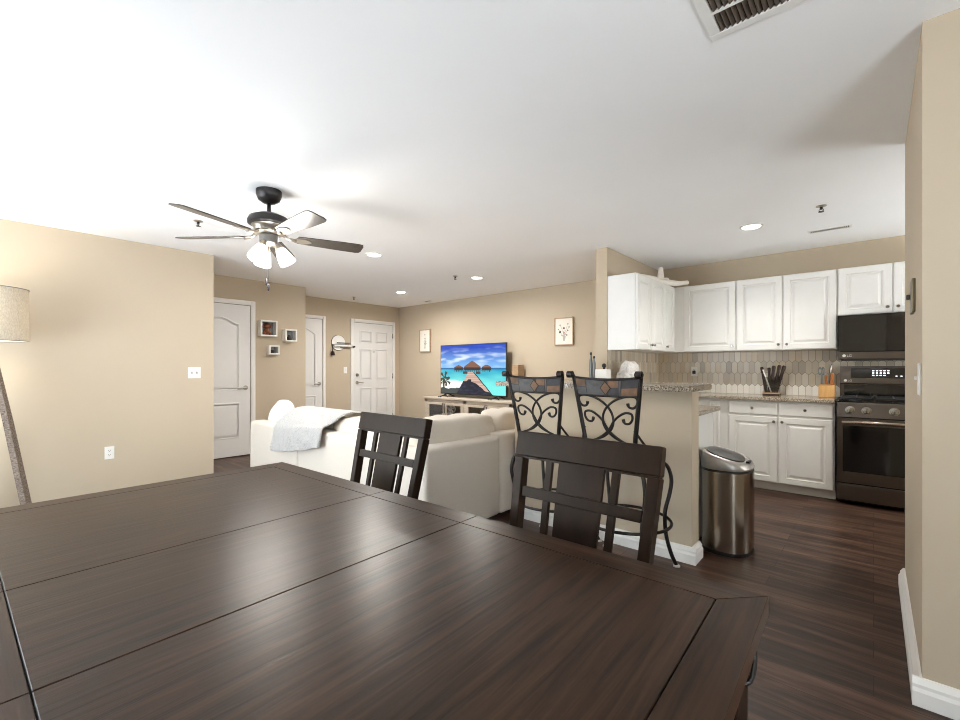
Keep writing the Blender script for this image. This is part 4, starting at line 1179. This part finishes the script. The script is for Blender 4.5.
one('white_ornament', bm, M['ornament'], 'white openwork ornament behind glass in the media console', 'ornament', smooth=True, org=(-5.47, 5.42, 0.375))
bm = B(); box(bm, -4.80, -4.42, 5.38, 5.60, 0.375, 0.43, 0.004); one('media_box', bm, M['black'], 'black media box behind glass in the right half of the console', 'media box', org=(-4.6, 5.5, 0.375))
bm = B(); box(bm, -4.205, -4.085, 5.50, 5.65, KZ, 1.255, 0.004); one('wooden_box', bm, M['tan'], 'tall tan wooden box standing right of the television', 'box', org=(-4.14, 5.57, KZ))  # plain tan upright block at the right edge of the television

tv = thing('television', 'large flat television showing a tropical pier on the media console', 'television', (-5.06, 5.5, KZ))
TVX0, TVX1, TVZ0, TVZ1, TVYF = -5.81, -4.315, 0.752, 1.612, 5.50
bm = B(); box(bm, TVX0, TVX1, TVYF, TVYF + 0.03, TVZ0, TVZ1, 0.003); box(bm, TVX0 + 0.2, TVX1 - 0.2, TVYF + 0.03, TVYF + 0.06, TVZ0 + 0.03, TVZ1 - 0.3, 0.01); obj('case', bm, M['black'], tv)


def mixc(a, b, t): return tuple(a[i] + (b[i] - a[i]) * t for i in range(3)) + (1,)


def pic(u, v):
    """pier, thatched huts, turquoise water, cloudy blue sky"""
    S = srgb
    if v > 0.525:
        t = (v - 0.525) / 0.475
        c = mixc(S(120, 176, 226), S(18, 62, 172), min(1, t * 1.15))
        cl = noise.noise(Vector((u * 4.2, v * 11, 2))) + 0.6 * noise.noise(Vector((u * 9, v * 22, 5)))
        k = max(0, min(1, (cl + 0.15) * 1.3)) * max(0, 1 - abs(t - 0.42) / 0.55)
        c = mixc(c, S(226, 238, 250), k * 0.75)
    elif v > 0.50: c = S(16, 92, 150)
    else:
        t = (0.5 - v) / 0.5
        c = mixc(S(10, 150, 182), S(112, 218, 212), min(1, t * 1.6 + 0.25 * noise.noise(Vector((u * 5, v * 14, 1)))))
        if u < 0.40 and v < 0.30 + 0.04 * math.sin(u * 14):
            k = min(1, max(0, (0.30 - v) / 0.06)); c = mixc(c, S(232, 230, 222), k)
        if u < 0.36 and v < 0.11 + 0.03 * noise.noise(Vector((u * 12, 0, 0))): c = S(58, 66, 66)
    # pier
    pl = 0.455 - (0.45 - v) * 0.42; pr_ = 0.545 + (0.45 - v) * 0.62
    if v < 0.455 and pl < u < pr_:
        c = mixc(S(206, 176, 160), S(168, 140, 128), (math.sin(v * 130 / (0.6 - v)) + 1) / 2)
        sh = 0.26 - 0.9 * max(0, u - 0.52) + 0.05 * noise.noise(Vector((u * 9, v * 9, 3)))
        if v < sh or (u < 0.5 and v < 0.30 - 1.1 * max(0, 0.46 - u)): c = mixc(S(18, 24, 42), S(52, 62, 84), max(0, noise.noise(Vector((u * 14, v * 20, 8)))))
        if pr_ - u < 0.018: c = S(30, 28, 34)
    # huts
    def hut(cx, w, z, h):
        if z < v < z + h and abs(u - cx) < w * (1 - (v - z) / h) + 0.012: return S(122, 84, 70)
        if z - 0.045 < v <= z and abs(u - cx) < w * 0.94: return S(52, 40, 40)
        if z - 0.085 < v <= z - 0.045 and abs(u - cx) < w * 0.9 and math.sin(u * 220) > 0.45: return S(40, 52, 62)
        return None
    for a in ((0.30, 0.075, 0.535, 0.05), (0.73, 0.07, 0.535, 0.06), (0.515, 0.135, 0.535, 0.135)):
        k = hut(*a)
        if k: c = k
    if 0.44 < v < 0.49 and 0.22 < u < 0.80 and abs(v - 0.49) < 0.012: c = S(46, 42, 46)
    if 0.41 < v < 0.46 and (0.37 < u < 0.44 or 0.57 < u < 0.64): c = S(70, 56, 54)
    # palm at the left
    for (px, py, L) in ((0.06, 0.33, 0.13), (0.10, 0.26, 0.11), (0.03, 0.24, 0.09)):
        dx, dy = u - px, (v - py) * 0.6; r = math.hypot(dx, dy); a = math.atan2(dy, dx)
        if r < L * 0.62 and math.sin(a * 5 + px * 40) > -0.1 + r * 4: c = S(52, 56, 42)
    if abs(u - 0.055) < 0.012 and 0.1 < v < 0.33: c = S(60, 48, 40)
    return c


sw, sh_ = TVX1 - TVX0 - 0.02, TVZ1 - TVZ0 - 0.026
painted('screen', on_y(TVX0 + 0.01, TVYF - 0.001, TVZ0 + 0.016), sw, sh_, 170, 100, pic, M['screen'], tv)
for x in (-5.64, -4.49):
    bm = B()
    tube(bm, [(x, TVYF + 0.015, TVZ0 + 0.01), (x - 0.03, TVYF - 0.14, KZ + 0.009)], 0.009, 8); tube(bm, [(x, TVYF + 0.015, TVZ0 + 0.01), (x + 0.05, TVYF + 0.13, KZ + 0.009)], 0.009, 8)
    tube(bm, [(x - 0.11, TVYF - 0.12, KZ + 0.008), (x, TVYF - 0.02, KZ + 0.03), (x + 0.11, TVYF - 0.10, KZ + 0.008)], 0.008, 8)
    obj('stand_foot', bm, M['black'], tv)

# ================================================================== PICTURES AND WALL DECOR


def flowers(seed, dots):
    rnd = random.Random(seed)
    stems = [((0.5 + rnd.uniform(-.06, .06), 0.14), d) for d in dots]
    def f(u, v):
        c = srgb(232, 226, 214)
        for (s, (dx, dy, r, col)) in stems:
            if s[1] < v < dy:
                t = (v - s[1]) / (dy - s[1]); x = s[0] + (dx - s[0]) * t * t
                if abs(u - x) < 0.012: c = srgb(176, 172, 164)
        for (s, (dx, dy, r, col)) in stems:
            if math.hypot(u - dx, (v - dy) * 1.3) < r * (0.8 + 0.4 * noise.noise(Vector((u * 20, v * 20, seed)))): c = srgb(*col)
        return c
    return f


def picture(u0, u1, v0, v1, label, fn):
    t = thing('framed_picture', label, 'picture', ((u0 + u1) / 2, TVY, v0), 0, 'botanical pictures beside the television')
    fr = on_y(0, TVY, 0); bm = B(); b = 0.014
    for a in ((u0, u0 + b, v0, v1), (u1 - b, u1, v0, v1), (u0 + b, u1 - b, v0, v0 + b), (u0 + b, u1 - b, v1 - b, v1)): pbox(bm, fr, *a, 0.002, 0.035, 0.001)
    pbox(bm, fr, u0 + 0.004, u1 - 0.004, v0 + 0.004, v1 - 0.004, 0.0, 0.02)
    obj('frame', bm, M['artframe'], t)
    painted('canvas', on_y(u0 + b, TVY - 0.026, v0 + b), u1 - u0 - 2 * b, v1 - v0 - 2 * b, 34, 46, fn, M['art'], t)


g1, g2, p1_, d1_ = (120, 122, 118), (88, 88, 86), (190, 150, 132), (56, 48, 46)
picture(-6.59, -6.285, 1.515, 1.945, 'narrow framed plant sketch left of the television, near the entry door', flowers(2, [(0.5, 0.80, 0.05, d1_), (0.44, 0.62, 0.035, g1), (0.58, 0.60, 0.035, g1), (0.42, 0.46, 0.04, g1), (0.60, 0.45, 0.04, g2), (0.5, 0.52, 0.04, g1), (0.48, 0.36, 0.045, g2), (0.64, 0.36, 0.03, g1)]))
picture(-3.55, -3.235, 1.54, 1.945, 'framed flower drawing on the wall right of the television', flowers(5, [(0.28, 0.76, 0.05, g1), (0.5, 0.62, 0.07, (122, 100, 90)), (0.74, 0.78, 0.045, g1), (0.80, 0.66, 0.045, g2), (0.28, 0.48, 0.075, d1_), (0.5, 0.45, 0.085, p1_), (0.72, 0.52, 0.05, g1), (0.18, 0.58, 0.035, (110, 70, 60)), (0.66, 0.36, 0.06, (150, 146, 140)), (0.36, 0.36, 0.05, (186, 188, 180))]))


def shadow_box(y0, y1, z0, z1, depth, label):
    t = thing('shadow_box', label, 'shadow box', (-6.5, (y0 + y1) / 2, z0), 0, 'white box shelves between the hall doors')
    fr = on_x(-6.5, 0, 0); bm = B(); b = 0.02
    for a in ((y0, y0 + b, z0, z1), (y1 - b, y1, z0, z1), (y0 + b, y1 - b, z0, z0 + b), (y0 + b, y1 - b, z1 - b, z1)): pbox(bm, fr, *a, 0.0, depth, 0.002)
    obj('box_frame', bm, M['white'], t)
    bm = B(); pbox(bm, fr, y0 + b, y1 - b, z0 + b, z1 - b, 0.0, 0.006); obj('back_panel', bm, M['greymetal'], t)


shadow_box(2.62, 2.85, 1.655, 1.88, 0.11, 'largest white box shelf, holding a brown figurine, upper left of the three')
shadow_box(2.965, 3.14, 1.595, 1.775, 0.11, 'medium white box shelf right of the one with the figurine')
shadow_box(2.735, 2.88, 1.40, 1.53, 0.11, 'smallest and lowest white box shelf, below the other two')
t = thing('figurine', 'brown seated figurine inside the largest white box shelf', 'figurine', (-6.45, 2.725, 1.675))
bm = B(); sphere(bm, (-6.445, 2.72, 1.722), 0.047, 0.9, 1, 1.0); sphere(bm, (-6.43, 2.68, 1.70), 0.025); sphere(bm, (-6.43, 2.76, 1.70), 0.025); obj('figure_body', bm, M['brown'], t)
bm = B(); sphere(bm, (-6.44, 2.72, 1.798), 0.038, 0.9, 1.1, 0.95); sphere(bm, (-6.44, 2.675, 1.80), 0.018, 0.6, 1, 1.6); sphere(bm, (-6.44, 2.765, 1.80), 0.018, 0.6, 1, 1.6); obj('figure_head', bm, M['brown'], t)
bm = B(); lathe(bm, [(0.034, 1.825), (0.036, 1.832), (0.02, 1.84), (0.016, 1.852), (0.001, 1.854)], (-6.44, 2.72, 0), 14); obj('figure_hat', bm, M['handle'], t, smooth=True)
bm = B(); lathe(bm, [(0.03, 1.615), (0.045, 1.63), (0.04, 1.66), (0.022, 1.675), (0.016, 1.69)], (-6.445, 3.045, 0), 18); one('small_pot', bm, M['handle'], 'small dark pot inside the medium white box shelf', 'pot', smooth=True, org=(-6.445, 3.045, 1.615))
bm = B(); box(bm, -6.475, -6.42, 2.77, 2.815, 1.42, 1.465, 0.006); one('small_cube', bm, M['black'], 'small black cube inside the lowest white box shelf', 'cube', org=(-6.45, 2.795, 1.42))

# round key rack by the entry door
fr = on_x(-7.26, 0, 0)
t = thing('key_rack', 'round white wall plaque with wooden rails for keys beside the entry door', 'key rack', (-7.26, 4.33, 1.54))
bm = B(); cyl(bm, fr @ Vector((4.33, 1.665, 0)), fr @ Vector((4.33, 1.665, 0.018)), 0.135, seg=32); obj('disk', bm, M['white'], t)
bm = B(); cyl(bm, fr @ Vector((4.33, 1.665, 0.001)), fr @ Vector((4.33, 1.665, 0.012)), 0.141, seg=32); obj('rim', bm, M['bronze'], t)
for v, u0, u1 in ((1.665, 4.30, 4.56), (1.63, 4.20, 4.53)):
    bm = B(); pbox(bm, fr, u0, u1, v - 0.008, v + 0.008, 0.018, 0.045, 0.002); obj('rail', bm, M['greymetal'], t)
bm = B(); pbox(bm, fr, 4.22, 4.58, 1.60, 1.625, 0.016, 0.07, 0.002); obj('ledge', bm, M['white'], t)
bm = B(); pbox(bm, fr, 4.36, 4.50, 1.575, 1.592, 0.018, 0.04, 0.002); obj('rail', bm, M['greymetal'], t)
t = thing('keys', 'bunch of dark keys hanging left under the round white key rack', 'keys', (-7.22, 4.2, 1.45))
bm = B(); tube(bm, [(-7.225, 4.20, 1.62), (-7.222, 4.197, 1.56), (-7.222, 4.198, 1.50)], 0.006, 6); obj('strap', bm, M['bronze'], t)
bm = B()
for k in (-1, 0, 1): prism(bm, [(-7.222 + k * 0.006, 4.19 + k * 0.012, 1.51), (-7.222 + k * 0.006, 4.215 + k * 0.012, 1.51), (-7.222 + k * 0.006, 4.225 + k * 0.014, 1.44), (-7.222 + k * 0.006, 4.185 + k * 0.014, 1.43)], (0.004, 0, 0))
obj('key_blades', bm, M['handle'], t)

# ================================================================== FLOOR LAMP
lx, ly = -5.03, 0.05
lp = thing('floor_lamp', 'tripod floor lamp with a linen drum shade and textured leg by the left wall', 'floor lamp', (lx, ly, 0))
bm = B(); n = 48
lathe(bm, [(0.228, 1.412), (0.222, 1.812), (0.218, 1.812), (0.224, 1.412), (0.228, 1.412)], (lx, ly, 0), n, cap=False); obj('lamp_shade', bm, M['shade'], lp, smooth=True)
bm = B()
for z in (1.412, 1.812): tube(bm, [(lx + 0.226 * math.cos(a), ly + 0.226 * math.sin(a), z) for a in [k * 2 * PI / n for k in range(n)]], 0.003, 6, True)
obj('shade_trim', bm, M['greymetal'], lp)
bm = B(); cyl(bm, (lx, ly, 1.33), (lx, ly, 1.50), 0.014, seg=12); lathe(bm, [(0.045, 1.27), (0.05, 1.29), (0.05, 1.33), (0.03, 1.345)], (lx, ly, 0), 20); obj('socket', bm, M['bronze'], lp, smooth=True)
bm = B(); sphere(bm, (lx, ly, 1.56), 0.032, 1, 1, 1.3); obj('bulb', bm, M['shadeglass'], lp)
for a in (66, 186, 306):
    ca, sa = math.cos(math.radians(a)), math.sin(math.radians(a))
    bm = B()
    def sec(r, z, w): return [Vector((lx + r * ca - sa * k * w + ca * m_ * 0.018, ly + r * sa + ca * k * w + sa * m_ * 0.018, z)) for k, m_ in ((-1, -1), (1, -1), (1, 1), (-1, 1))]
    rings = [[bm.verts.new(p) for p in sec(r, z, w)] for r, z, w in ((0.03, 1.30, 0.022), (0.12, 0.78, 0.034), (0.245, 0.0, 0.042))]
    for p, q in zip(rings, rings[1:]):
        for k in range(4): bm.faces.new((p[k], p[(k + 1) % 4], q[(k + 1) % 4], q[k]))
    bm.faces.new(rings[0]); bm.faces.new(rings[-1])
    obj('leg', bm, M['bark'], lp)
l = point('lamp_light', (lx, ly, 1.60), 6, (1.0, 0.84, 0.62), 0.05)

# ================================================================== CEILING FAN
fx, fy_ = -3.165, 1.352
FZ = -0.012
fan = thing('ceiling_fan', 'dark bronze five-blade ceiling fan with three lit glass shades', 'ceiling fan', (fx, fy_, H))
bm = B(); lathe(bm, [(0.083, H), (0.083, H - 0.03), (0.07, H - 0.065), (0.04, H - 0.085), (0.012, H - 0.09)], (fx, fy_, 0), 32); obj('canopy', bm, M['bronze'], fan, smooth=True)
bm = B(); cyl(bm, (fx, fy_, H - 0.18), (fx, fy_, H - 0.085), 0.0125, seg=16); obj('downrod', bm, M['bronze'], fan)
bm = B(); lathe(bm, [(0.03, 2.292), (0.075, 2.285), (0.125, 2.262), (0.138, 2.235), (0.135, 2.215), (0.115, 2.205)], (fx, fy_, FZ), 40); obj('motor_housing', bm, M['bronze'], fan, smooth=True)
bm = B(); lathe(bm, [(0.115, 2.206), (0.10, 2.195), (0.09, 2.165), (0.10, 2.155), (0.08, 2.145)], (fx, fy_, FZ), 40); obj('motor_band', bm, M['nickel'], fan, smooth=True)
bm = B(); lathe(bm, [(0.05, 2.146), (0.062, 2.138), (0.06, 2.085), (0.045, 2.072), (0.02, 2.066)], (fx, fy_, FZ), 32); lk = obj('light_kit', bm, M['pewter'], fan, smooth=True)
for k in range(5):
    a = math.radians(1 + 72 * k)
    R = Matrix.Translation((fx, fy_, 2.122)) @ Matrix.Rotation(a, 4, 'Z')
    RP = R @ Matrix.Rotation(math.radians(-12), 4, 'X')
    bm = B()
    ol = [(0.19, -0.05), (0.30, -0.058), (0.50, -0.068), (0.62, -0.070), (0.645, -0.062), (0.655, -0.04), (0.655, 0.04), (0.645, 0.062), (0.62, 0.070), (0.50, 0.068), (0.30, 0.058), (0.19, 0.05), (0.175, 0.0)]
    prism(bm, [RP @ Vector((x, y, 0.0)) for x, y in ol], RP.to_3x3() @ Vector((0, 0, 0.007)))
    bl_ = obj('blade', bm, M['fanblade'], fan)
    bm = B()
    prism(bm, [RP @ Vector(p + (-0.006,)) for p in ((0.17, -0.03), (0.23, -0.038), (0.27, -0.02), (0.285, 0.0), (0.27, 0.02), (0.23, 0.038), (0.17, 0.03))], RP.to_3x3() @ Vector((0, 0, 0.005)))
    tube(bm, [R @ Vector((0.08, 0, 0.03)), R @ Vector((0.13, 0, 0.0)), R @ Vector((0.18, 0, -0.004))], [0.014, 0.011, 0.014], 8)
    obj('blade_arm', bm, M['nickel'], bl_)
for k, a in enumerate((298, 56, 177)):
    a = math.radians(a); ca, sa = math.cos(a), math.sin(a)
    d = Vector((ca * 0.5, sa * 0.5, -0.866)).normalized(); p0 = Vector((fx + ca * 0.045, fy_ + sa * 0.045, 2.092 + FZ))
    bm = B(); tube(bm, [p0, p0 + d * 0.03, p0 + d * 0.055], [0.014, 0.026, 0.03], 14); ar = obj('shade_holder', bm, M['nickel'], lk, smooth=True)
    q0 = p0 + d * 0.045
    bm = B(); tube(bm, [q0, q0 + d * 0.02, q0 + d * 0.055, q0 + d * 0.09, q0 + d * 0.115], [0.026, 0.036, 0.046, 0.053, 0.056], 24); obj('glass_shade', bm, M['shadeglass'], lk, smooth=True, label='lit white glass shade')
for dx, z in ((0.012, 1.76), (-0.02, 1.80)):
    bm = B(); cyl(bm, (fx + dx, fy_ - 0.01, z + 0.02), (fx + dx, fy_ - 0.01, 2.06), 0.001, seg=6); lathe(bm, [(0.003, z + 0.03), (0.007, z + 0.02), (0.007, z - 0.015), (0.002, z - 0.02)], (fx + dx, fy_ - 0.01, 0), 8); obj('pull_chain', bm, M['bronze'], fan)
point('fan_light', (fx, fy_, 1.86), 20, WARM, 0.2)

# ================================================================== CEILING FIXTURES
first = None
for i, (x, y, lb) in enumerate(((-4.07, 2.86, 'round recessed ceiling light just right of the ceiling fan'), (-5.74, 4.554, 'round recessed ceiling light nearest the entry door corner'),
                               (-4.05, 4.515, 'round recessed ceiling light above the television, next to a sprinkler'), (-0.80, 4.478, 'round recessed ceiling light over the kitchen'))):
    t = thing('recessed_light', lb, 'ceiling light', (x, y, H), 0, 'recessed ceiling lights')
    bm = B(); lathe(bm, [(0.09, H), (0.09, H - 0.006), (0.07, H - 0.008), (0.07, H)], (x, y, 0), 32, cap=False); obj('trim_ring', bm, M['white'], t, smooth=True)
    bm = B(); cyl(bm, (x, y, H - 0.004), (x, y, H - 0.001), 0.07, seg=32); obj('lens', bm, M['lens'], t)
    area('downlight', (x, y, H - 0.012), (0, 0, 0), 0.13, 0.13, DOWN_W[i], WARM, 'DISK', math.radians(170 if i < 3 else 125))
SPR = [(-4.25, 1.232, 'metal ceiling sprinkler left of the fan, between two blades'), (-4.20, 4.246, 'metal ceiling sprinkler beside the light above the television'),
       (-6.75, 4.33, 'small dark ceiling sprinkler in front of the entry door'), (-0.30, 4.267, 'metal ceiling sprinkler over the kitchen by the small vent')]
for x, y, lb in SPR:
    t = thing('ceiling_sprinkler', lb, 'sprinkler', (x, y, H), 0, 'ceiling fire sprinklers')
    bm = B(); lathe(bm, [(0.034, H), (0.034, H - 0.004), (0.014, H - 0.01)], (x, y, 0), 20); obj('escutcheon', bm, M['nickel'], t, smooth=True)
    bm = B(); cyl(bm, (x, y, H - 0.01), (x, y, H - 0.028), 0.010, seg=10)
    tube(bm, [(x - 0.012, y, H - 0.026), (x - 0.014, y, H - 0.036), (x, y, H - 0.044)], 0.003, 6); tube(bm, [(x + 0.012, y, H - 0.026), (x + 0.014, y, H - 0.036), (x, y, H - 0.044)], 0.003, 6)
    lathe(bm, [(0.018, H - 0.046), (0.018, H - 0.043), (0.004, H - 0.041)], (x, y, 0), 16); obj('head', bm, M['bronze'], t)


def ceiling_vent(x0, x1, y0, y1, edge, slat_axis, pitch, label, name, bar=None, th=0.003):
    t = thing(name, label, 'vent', ((x0 + x1) / 2, (y0 + y1) / 2, H), 0)
    bm = B()
    for a in ((x0, x1, y0, y0 + edge), (x0, x1, y1 - edge, y1), (x0, x0 + edge, y0 + edge, y1 - edge), (x1 - edge, x1, y0 + edge, y1 - edge)): box(bm, *a, H - (0.012 if bar else 0.005), H, 0.002)
    if bar: box(bm, x0 + edge, x1 - edge, bar - 0.006, bar + 0.006, H - 0.011, H - 0.002)
    obj('frame', bm, M['white'], t)
    bm = B(); box(bm, x0 + edge, x1 - edge, y0 + edge, y1 - edge, H - 0.0015, H - 0.0005); obj('dark_opening', bm, M['ventback'], t)
    zb_ = 0.010 if name == 'return_grille' else 0.004
    bm = B(); lo, hi = (x0 + edge, x1 - edge) if slat_axis == 'Y' else (y0 + edge, y1 - edge)
    k = lo + pitch * 0.3
    while k < hi - pitch * 0.3:
        if slat_axis == 'Y': prism(bm, [(k, y0 + edge, H - zb_), (k + th * 0.4, y0 + edge, H - zb_), (k + th * 1.6, y0 + edge, H - 0.002), (k + th * 1.2, y0 + edge, H - 0.002)], (0, y1 - y0 - 2 * edge, 0))
        else: prism(bm, [(x0 + edge, k, H - zb_), (x0 + edge, k + th * 0.4, H - zb_), (x0 + edge, k + th * 1.6, H - 0.002), (x0 + edge, k + th * 1.2, H - 0.002)], (x1 - x0 - 2 * edge, 0, 0))
        k += pitch
    obj('slats', bm, M['ventdark'] if name == 'return_grille' else M['white'], t)


ceiling_vent(-0.455, 0.09, 1.30, 1.835, 0.035, 'Y', 0.0165, 'large ceiling return grille with brown slats at the top of the view', 'return_grille', bar=1.69, th=0.0075)
ceiling_vent(-0.45, -0.14, 4.975, 5.075, 0.014, 'Y', 0.013, 'narrow white ceiling register over the kitchen stove', 'ceiling_register')
ceiling_vent(-6.23, -6.03, 5.44, 5.54, 0.015, 'X', 0.02, 'small ceiling vent near the corner left of the television', 'ceiling_register')
